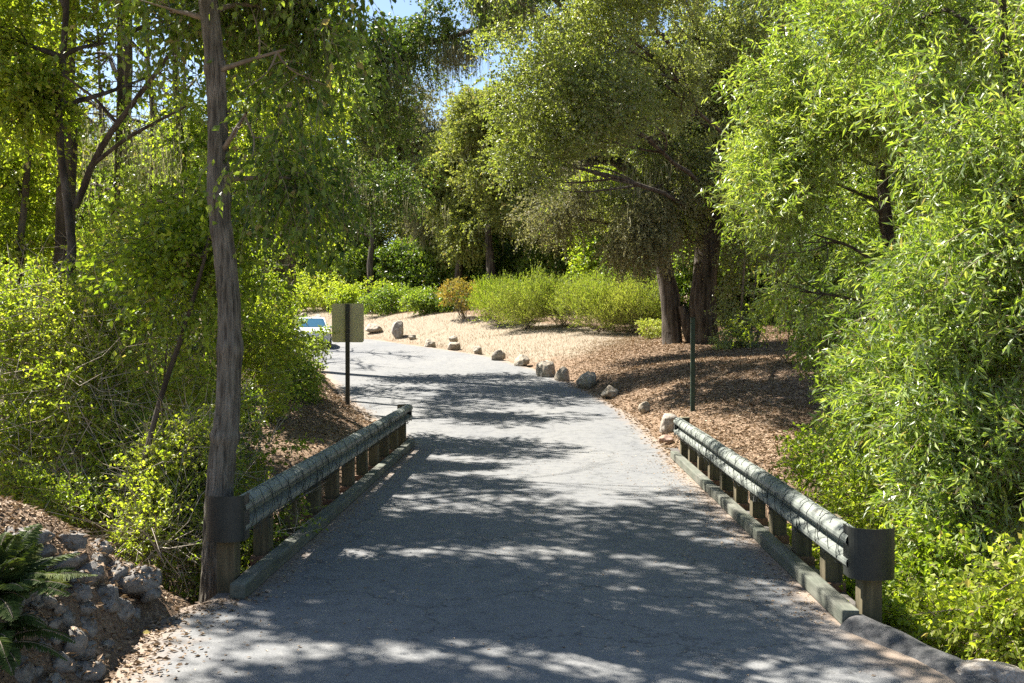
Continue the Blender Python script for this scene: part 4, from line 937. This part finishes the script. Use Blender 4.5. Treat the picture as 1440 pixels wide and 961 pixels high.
for i, (px, pt, pb_, y, rx, lb_) in enumerate([(652, 398, 450, 56, 1.25, 'orange yellow flowering shrub with brown stems behind the dry grass'), (690, 400, 452, 55, .8, 'smaller orange tipped shrub right of the orange yellow shrub')]):
    p0 = W(px, pb_, y); z0 = h1(p0[0], y); zt = W(px, pt, y)[2]; hh = (zt - z0) / 2
    bush('flowering_shrub', lb_, 'shrub', (p0[0], y, z0), [(p0[0], y, z0 + hh * 1.3, rx, .9, hh * .8), (p0[0] - rx * .4, y, z0 + hh * 1.6, rx * .5, .6, hh * .5)], 'yellow', 420, .35, 8, .11, .06, 90 + i, stems=16, group='orange shrubs behind the dry grass', up=1, tbase=.45, gap=(2.5, -.1), sunc=False)
for i, (px, pt, y, rx, leaf, lb_) in enumerate([(455, 378, 68, 2.6, 'bright', 'pale green shrub directly above the road sign'), (515, 396, 67, 2.3, 'bright', 'green shrub at the back of the grass just right of the sign'), (565, 402, 64, 2.2, 'green', 'green shrub midway between the sign and the orange shrub'), (612, 405, 60, 1.9, 'green', 'dark green shrub just left of the orange yellow shrub'), (400, 370, 72, 3.0, 'bright', 'pale green shrub at the far left end of the grass, above the bend')]):
    p0 = W(px, 445, y); z0 = h1(p0[0], y); zt = W(px, pt, y)[2]; hh = max(.8, (zt - z0) / 2)
    bl = [(p0[0], y, z0 + hh * .9, rx, 1.4, hh * 1.05), (p0[0] - rx * .6, y - .5, z0 + hh * .7, rx * .6, 1, hh * .7), (p0[0] + rx * .6, y - .4, z0 + hh * .6, rx * .6, 1, hh * .65)]
    bush('shrub', lb_, 'shrub', (p0[0], y, z0), bl, leaf, 1300, .4, 10, .13, .07, 95 + i, stems=8, group='shrubs at the back of the grass slope', tbase=.6, gap=(1.8, -.7), sunc=False)

# ------------------------------------------------------------------ BACKGROUND trees
BGP = 'oaks forming the woodland behind the grass'
def bgtree(px, y, top_py, wd, leaf, label, seed, moss_n=120, low=1.5, n=12000, trunk_w=.28, ll=.17, **kw):
    b = base_at(px, y); zt = W(px, top_py, y)[2]; hh = zt - b[2]; g = np.random.default_rng(seed); bl = []
    for k in range(16):
        a = g.uniform(0, 6.28); t = (k + g.uniform(0, 1)) / 16; zz = b[2] + low + (hh - low) * (.18 + .68 * t); rr = wd * (.62 - .32 * abs(t - .45))
        bl.append((b[0] + math.cos(a) * wd * .5 * (1 - t * .5), y + math.sin(a) * wd * .45, zz, rr, rr, rr * .72))
    bl.append((b[0], y, zt - wd * .45, wd * .5, wd * .5, wd * .45))
    lean = g.uniform(-.8, .8)
    return tree('oak_tree', label, 'tree', b, [(*b, trunk_w), (b[0] + lean * .4, y, b[2] + hh * .2, trunk_w * .8), (b[0] + lean, y, b[2] + hh * .45, trunk_w * .5), (b[0] + lean * .6, y, b[2] + hh * .8, trunk_w * .2)],
         bl, leaf, n, .6, 9, ll, ll * .62, seed, group=BGP, tbase=.5, gap=kw.pop('gap', (.9, -.45)), shell=.8, up=.2, moss=(bl, moss_n, .9, .022) if moss_n else None, sunc=1 if px < 330 else 2, **kw)
bgtree(690, 62, 110, 3.4, 'far', 'oak behind the orange shrub, its trunk showing below the crown', 301, 180, low=2.2, trunk_w=.36)
bgtree(640, 66, 170, 3.4, 'far', 'oak with leaning trunk left of the forked oak', 302, 200, low=2.2, trunk_w=.34)
bgtree(600, 70, 120, 4.6, 'oakgrey', 'grey lichen-hung oak under the sky gap', 303, 300, low=1)
bgtree(520, 70, 60, 5.2, 'far', 'olive oak above and right of the road sign', 304, 300, low=2)
bgtree(450, 76, 20, 6.2, 'green', 'green oak directly behind the road sign', 305, 250, low=2)
bgtree(735, 72, 150, 5.2, 'far', 'olive oak seen between the forked oak and the lime hedge', 306, 150, low=2)
bgtree(790, 60, 60, 3.6, 'far', 'oak behind the tallest lime shrub', 307, 120, low=2)
bgtree(850, 54, 230, 3.2, 'bright', 'yellow green maple-like tree glowing between the oak crown and the lime hedge', 308, 0, low=1.2, ll=.16)
bgtree(920, 55, 60, 3.6, 'far', 'oak behind the left trunk of the twin-trunked oak', 309, 60, low=1.5)
bgtree(1010, 52, 20, 4.6, 'green', 'dark oak behind the twin trunks and their scrub', 310, 0, low=1.2)
bgtree(1110, 44, 60, 4.2, 'green', 'green tree behind the second willow', 311, 0, low=1)
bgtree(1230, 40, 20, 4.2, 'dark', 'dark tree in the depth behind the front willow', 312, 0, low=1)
bgtree(1370, 36, -20, 4.4, 'green', 'tall tree behind the right edge willows', 313, 0, low=1)
far_src = [o for o in COL.objects if o.name.startswith('oak_tree')]
g = np.random.default_rng(77)
fl = {0: 'oak in the far row of the background woodland, mostly hidden by nearer crowns'}
k = 0
for row, (y, step) in enumerate(((82, 6.0), (98, 7.5))):
    x = -70.
    while x < 62:
        src = far_src[(0, 2, 3, 5, 8, 10)[k % 6]]
        if abs(x) < 62:
            c = copy_tree(src); xx = x + g.uniform(-1.5, 1.5); yy = y + g.uniform(-3, 3) - (max(0, x - 2) * .75 if row == 0 else 0)
            yy = max(yy, 40 if x > 8 else 78)
            c.location = (xx, yy, h1(xx, yy) - .5); c.rotation_euler = (0, 0, g.uniform(0, 6.28)); f = g.uniform(.95, 1.3) * (1.0 if row == 0 else 1.1); c.scale = (f * 1.15, f * 1.15, f * .95)
            c['label'] = fl[0]; c['group'] = 'far row of oaks in the background woodland'
        x += step; k += 1
# scrub under the woodland
far_b = None
for i in range(22):
    x = -34 + i * 2.6; y = np.interp(x, [-34, -16, -6, 2, 6, 24], [80, 77, 70, 58, 50, 44]) + g.uniform(-1, 2)
    b = (x, y, h1(x, y))
    if far_b is None:
        far_b = bush('woodland_shrub', 'shaded shrub in the undergrowth below the background oaks', 'shrub', b, [(x, y, b[2] + 1.6, 2.2, 1.6, 1.9), (x + 1.2, y, b[2] + 2.6, 1.5, 1.2, 1.3), (x - 1.4, y, b[2] + 2.0, 1.4, 1.2, 1.5)], 'green', 2600, .5, 9, .15, .09, 140, stems=6, group='undergrowth below the background oaks', sunc=False, gap=(1.2, -.7))
    else:
        c = copy_tree(far_b); c.location = b; c.rotation_euler = (0, 0, g.uniform(0, 6.28)); f = g.uniform(.8, 1.35); c.scale = (f, f, f)
# overhanging lichen-hung oak, upper left-centre
b0 = base_at(395, 36)
om = [B(560, 70, 33, 1.9, 1.6, 1.0, 1.2), B(640, 40, 32, 1.4, 1.4, .7), B(680, -10, 31, 1.9, 1.8, .9), B(520, 170, 34, 1.5, 1.4, 1.5), B(470, 100, 34, 1.8, 1.6, 1.6), B(500, 280, 35, 1.4, 1.3, 1.2), B(560, 250, 36, 1.2, 1.2, 1.4), B(600, -50, 33, 2.2, 2.2, 1.1),
      B(440, 10, 34, 2.4, 2.2, 1.4), B(430, 280, 35, 1.6, 1.4, 1.6), B(760, -50, 31, 1.8, 1.6, 1.0)]
tree('live_oak', 'dark oak on the left whose lichen-hung limb reaches over the sky gap at top centre', 'tree', b0,
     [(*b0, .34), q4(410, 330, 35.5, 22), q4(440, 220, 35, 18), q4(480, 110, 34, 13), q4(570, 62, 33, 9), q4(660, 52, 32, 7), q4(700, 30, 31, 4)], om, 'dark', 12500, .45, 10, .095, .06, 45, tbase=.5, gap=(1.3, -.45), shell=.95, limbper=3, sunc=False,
     moss=([B(540, 110, 33, 1.9, 1.5, .8), B(500, 270, 34.5, 1.7, 1.4, 1.5), B(470, 180, 34, 1.6, 1.4, 1.4), B(570, 300, 35.5, 1.2, 1.3, 1.3), B(640, 70, 32, 1.2, 1, .4), B(720, 0, 31, 1.4, 1, .5)], 1500, .85, .012))
# small branchlets in sky gap
# ------------------------------------------------------------------ LEFT woodland
LG = 'trees in the ravine left of the bridge'
def ltree(label, px, y, path, blobs, leaf, n, seed, ll=.075, lw=.05, bark='oakbark', moss=None, **kw):
    b = base_at(px, y)
    kw.setdefault('tbase', .6); kw.setdefault('gap', (1.7, -.3))
    return tree('ravine_tree', label, 'tree', b, [(*b, path[0][3] / 2 * y / F * 1.2)] + [q4(*p) for p in path], blobs, leaf, n, .38, 9, ll, lw, seed, group=LG, bark=bark, moss=moss, shell=.9, **kw)
# V-forked tree
ltree('dark tree forking into an upright stem and a long diagonal limb at upper left', 75, 12.2, [(78, 600, 12.2, 13), (90, 470, 12.3, 12), (104, 380, 12.5, 12), (106, 290, 12.8, 12), (80, 215, 13, 10), (87, 120, 13, 9), (92, 0, 13, 8), (90, -200, 13, 6)],
      [B(40, 130, 13, .75, .8, .8), B(150, 60, 13.5, .8, .8, .6), B(30, -30, 13.5, 1, 1, .8), B(200, 110, 14, .6, .7, .5), B(120, -70, 14, 1.1, 1.0, .5), B(250, -60, 14.5, 1.0, 1.0, .5), B(-10, 40, 13, .6, .6, .5)], 'bright', 3900, 401,
      extra_trunks=([q4(106, 292, 12.8, 10), q4(125, 240, 12.8, 9), q4(170, 175, 12.7, 8), q4(225, 95, 12.5, 6), q4(275, 20, 12.4, 6), q4(300, -60, 12.3, 5)], [q4(170, 175, 12.7, 5), q4(140, 140, 12.6, 4), q4(95, 105, 12.5, 3)],
                    [q4(130, 235, 12.8, 6), q4(190, 190, 12.6, 5), q4(262, 150, 12.5, 3)]))
ltree('tree with grey lichen curtains behind the diagonal limb', 165, 16.5, [(165, 500, 16.5, 11), (162, 330, 16.5, 11), (170, 200, 16.5, 9), (165, 60, 16.5, 7), (165, -100, 16.5, 8)],
      [B(200, 130, 16.5, 1.1, .9, 1.1), B(120, 80, 17, 1.1, 1, 1.1), B(240, 30, 17, 1.1, 1, .9), B(230, 280, 16.5, .9, .9, .9), B(130, 260, 17, .9, .9, .8), B(180, -40, 17, 1.6, 1.3, .6), B(340, -30, 17.5, 1.4, 1.2, .6)], 'green', 4300, 402,
      moss=([B(130, 110, 16.5, .7, .7, .8), B(240, 110, 16, .8, .7, .8), B(210, 220, 16, .8, .8, .8), B(110, 250, 16.2, .6, .6, .6), B(150, 200, 16.5, .8, .6, .8)], 330, .55, .006))
ltree('thin leaning sapling with brown stem just left of the large trunk', 190, 10.0, [(192, 738, 10, 9), (205, 650, 10, 8), (222, 580, 10, 8), (245, 500, 10, 7), (268, 430, 10, 6), (290, 365, 10, 5), (310, 280, 10, 3)],
      [B(260, 400, 10.2, .55, .5, .5), B(300, 320, 10.4, .5, .5, .45), B(220, 340, 10.5, .5, .5, .4)], 'bright', 700, 403, ll=.07, lw=.045)
ltree('leafy green tree filling the gap between the large trunk and the dark lichen-hung oak', 400, 22, [(400, 420, 22, 14), (395, 300, 22, 12), (390, 180, 22, 9), (385, 50, 22, 6)],
      [B(380, 240, 21.5, 1.2, 1.1, 1.2), B(420, 320, 21.5, .9, 1.0, .8), B(350, 370, 21, .9, 1.0, .7), B(410, 150, 22, 1.3, 1.2, 1.0), B(350, 70, 22, 1.4, 1.3, 1.0), B(400, -40, 22.5, 1.8, 1.6, 1.0), B(430, 375, 21.5, .5, .6, .25)], 'bright', 4300, 404, ll=.085, lw=.055, tbase=.55)
ltree('thin tree at the far left edge of the frame', 20, 15, [(30, 500, 15, 11), (28, 350, 15, 10), (45, 200, 15, 9), (40, 50, 15, 8)],
      [B(0, 60, 15.5, 1.0, 1, 1.1), B(20, 230, 15.5, .9, .9, .9), B(-50, 350, 15, 1.1, 1.1, 1.1), B(60, 330, 16, .7, .8, .6), B(60, -30, 16, 1.2, 1.1, .6)], 'bright', 3800, 405)
ltree('slender tree between the diagonal limb and the large trunk', 250, 19, [(250, 480, 19, 12), (255, 350, 19, 11), (248, 200, 19, 10), (250, 50, 19, 8)],
      [B(260, 190, 19, .9, .9, 1.0), B(270, 330, 18.5, 1.0, 1.0, .8), B(290, 60, 19, 1.2, 1.2, .9), B(210, 400, 18.5, 1.0, 1.0, .7), B(240, -20, 20, 1.5, 1.3, .7)], 'bright', 3900, 406, ll=.08, lw=.052, tbase=.5)
# rear wall of left wood
for i, (px, y, top, wd, lf, lb_) in enumerate([
    (5, 30, -80, 3.4, 'green', 'green tree at the far left of the wood behind the thin edge tree'), (60, 27, -60, 3.2, 'far', 'olive tree closing the view at the far left behind the forked tree'), (190, 29, -90, 3.2, 'far', 'olive tree closing the view behind the lichen curtains'), (300, 31, -40, 3.2, 'dark', 'dark tree closing the view behind the large trunk'),
    (-60, 22, -120, 3.2, 'green', 'green tree just beyond the left edge of the frame'), (120, 38, -100, 4.4, 'far', 'tall tree deep in the wood between the forked stems'), (250, 44, -60, 4.6, 'dark', 'tall dark tree deep in the wood left of the large trunk'),
    (350, 48, 40, 4.2, 'far', 'grey green tree deep in the wood right of the large trunk')]):
    bgtree(px, y, top, wd, lf, lb_, 420 + i, 160, low=1, n=7500, ll=.12, trunk_w=.2, gap=(1.0, -.35))
# shade crowns above the frame: tall trees on the left of the bridge
def tall(label, x, y, zs, seed, n, leaf='green', **kw):
    b = np.array([x, y, h1(x, y)])
    return tree('ravine_tree', label, 'tree', b, [(*b, .19), (x + .2, y, b[2] + 4, .15), (x + .3, y + .1, 8, .1), (x + .5, y, 12, .04)], zs, leaf, n, .5, 10, .11, .075, seed, group=LG, gap=(1.6, -.3), shell=.95, tbase=.5, limb_r=.035, limbper=2, **kw)
tall('tall shade tree whose crown tops out above the frame behind the forked tree', -7.6, 15.2, [(-5.2, 14.5, 9.6, 2.3, 1.9, 1.1), (-7.6, 16, 10.5, 2.6, 2.2, 1.4), (-3.6, 13.2, 8.6, 1.7, 1.5, .8), (-2.2, 15.0, 9.6, 1.6, 1.6, .8), (-6.4, 12.6, 9.4, 1.9, 1.5, .9)], 431, 5600)
tall('tall shade tree behind the slender tree, crown above the frame', -8.5, 19.5, [(-6.2, 18.5, 10.4, 2.5, 2.0, 1.2), (-9, 20.5, 11, 2.4, 2, 1.4), (-4.2, 17.2, 10.2, 1.9, 1.7, .9), (-3.4, 20.0, 11.6, 2.0, 1.6, 1.0), (-6.5, 22, 12, 2.2, 2.0, 1.1)], 432, 5600)
tall('tall shade tree beyond the left bank above the bend', -9.5, 29, [(-7, 30.5, 9.5, 2.4, 2.0, 1.5), (-9.5, 32, 9.5, 2.6, 2.4, 1.5), (-7.4, 27.6, 10.0, 2.2, 1.7, 1.1), (-10.5, 29, 10, 2.5, 2.2, 1.5), (-6.5, 33.5, 9.5, 2.0, 1.6, 1.1), (-8.6, 35, 7.5, 1.8, 1.6, 1.3)], 433, 6000, 'dark')
tall('tall shade tree nearest the left stone bank, all crown above the frame', -7.2, 11.0, [(-5.2, 11.2, 8.6, 1.8, 1.2, .9), (-7.2, 10.6, 9.2, 2.3, 1.6, 1.2), (-3.8, 10.8, 7.8, 1.2, .9, .6), (-7.6, 12.5, 10, 2.2, 1.8, 1.2)], 434, 3800)
# low left understorey
LS = 'shrubs in the ravine left of the bridge'
ls = dict(stems=7, group=LS, up=.5, droop=.35, gap=(2.2, -.35), shell=.8, sunc=False)
for lb_, px, y, bl, lf, n, dead, ll, sd, tb in [
 ('tangled bright shrub with bare grey twigs at far left below the forked tree', 40, 11.5, [B(30, 560, 11.5, .8, .8, .75), B(60, 450, 12, .8, .8, .7), B(-30, 480, 11.5, .8, .8, .8), B(20, 640, 11, .7, .7, .45)], 'bright', 2850, 700, 0.049, 501, .6),
 ('bright shrub between the forked tree and the leaning sapling', 140, 11, [B(140, 560, 11, .65, .7, .7), B(130, 460, 11.5, .7, .7, .6), B(180, 650, 10.8, .6, .6, .5), B(110, 660, 10.8, .5, .5, .4)], 'bright', 2850, 650, 0.048, 502, .62),
 ('tall yellow green shrub behind the leaning sapling', 225, 12.5, [B(230, 480, 12.5, .75, .8, .8), B(210, 370, 13, .8, .8, .6), B(250, 590, 12, .6, .7, .55), B(180, 390, 13.5, .7, .7, .6)], 'bright', 3150, 450, 0.053, 503, .6),
 ('twiggy shrub at the foot of the leaning sapling', 240, 10, [B(240, 690, 10.2, .5, .5, .5), B(215, 750, 9.7, .4, .4, .35), B(265, 640, 10.4, .4, .5, .4)], 'bright', 1950, 520, 0.041, 504, .62),
 ('leafy shrub low behind the large trunk and the end cap', 290, 9.8, [B(270, 780, 9.5, .4, .4, .35), B(330, 780, 9.8, .4, .5, .4), B(370, 740, 10.3, .4, .5, .4), B(240, 800, 9.2, .25, .3, .22)], 'bright', 1650, 120, 0.041, 505, .55),
 ('bright leafy shrub reaching over the left guardrail right of the large trunk', 365, 12.5, [B(370, 640, 12.3, .5, .6, .5), B(350, 560, 12.8, .5, .6, .5), B(395, 690, 12.2, .3, .5, .3), B(370, 480, 13.5, .45, .6, .5)], 'bright', 2250, 120, 0.053, 506, .62),
 ('green shrub on the left bank overhanging the road edge near the sign', 400, 22.5, [B(375, 475, 22.5, .6, .8, .7), B(425, 530, 22.6, .35, .5, .28), B(385, 550, 21.8, .7, .8, .5), B(415, 495, 23, .28, .4, .2), B(437, 484, 23.6, .33, .3, .26, .9), B(455, 474, 24, .16, .2, .16, .9)], 'green', 3150, 60, 0.066, 507, .5),
 ('dense shrub on the left bank between the large trunk and the overhanging shrub', 360, 20, [B(350, 470, 20.5, .8, .9, .9), B(360, 400, 21, .9, .9, .7), B(350, 560, 19.5, .7, .8, .6)], 'bright', 3000, 120, 0.066, 508, .5),
 ('mid green shrub left of the large trunk at mid height', 275, 15.5, [B(275, 470, 15.5, .8, .9, .9), B(280, 580, 15, .8, .9, .7), B(300, 660, 14, .6, .9, .6)], 'green', 2850, 200, 0.057, 509, .5),
 ('shrub at the back of the ravine below the lichen curtains', 130, 17, [B(130, 400, 17, 1.2, 1.0, 1.0), B(60, 380, 17.5, 1.0, 1, 1.0), B(150, 520, 16, 1.1, 1.0, .9), B(40, 520, 16, 1.0, 1.0, 1.0)], 'green', 3900, 350, 0.061, 510, .6),
 ('low ground shrub along the ravine rim behind the stone bank', 180, 9.6, [B(170, 745, 9.6, .4, .35, .22), B(110, 715, 10, .45, .4, .25), B(40, 700, 10.2, .5, .4, .3), B(225, 775, 9.3, .25, .25, .2)], 'bright', 1950, 160, 0.037, 511, .62)]:
    bush('shrub', lb_, 'shrub', base_at(px, y), bl, lf, n, .28, 10, ll, ll * .62, sd, dead=dead, tbase=tb, **ls)
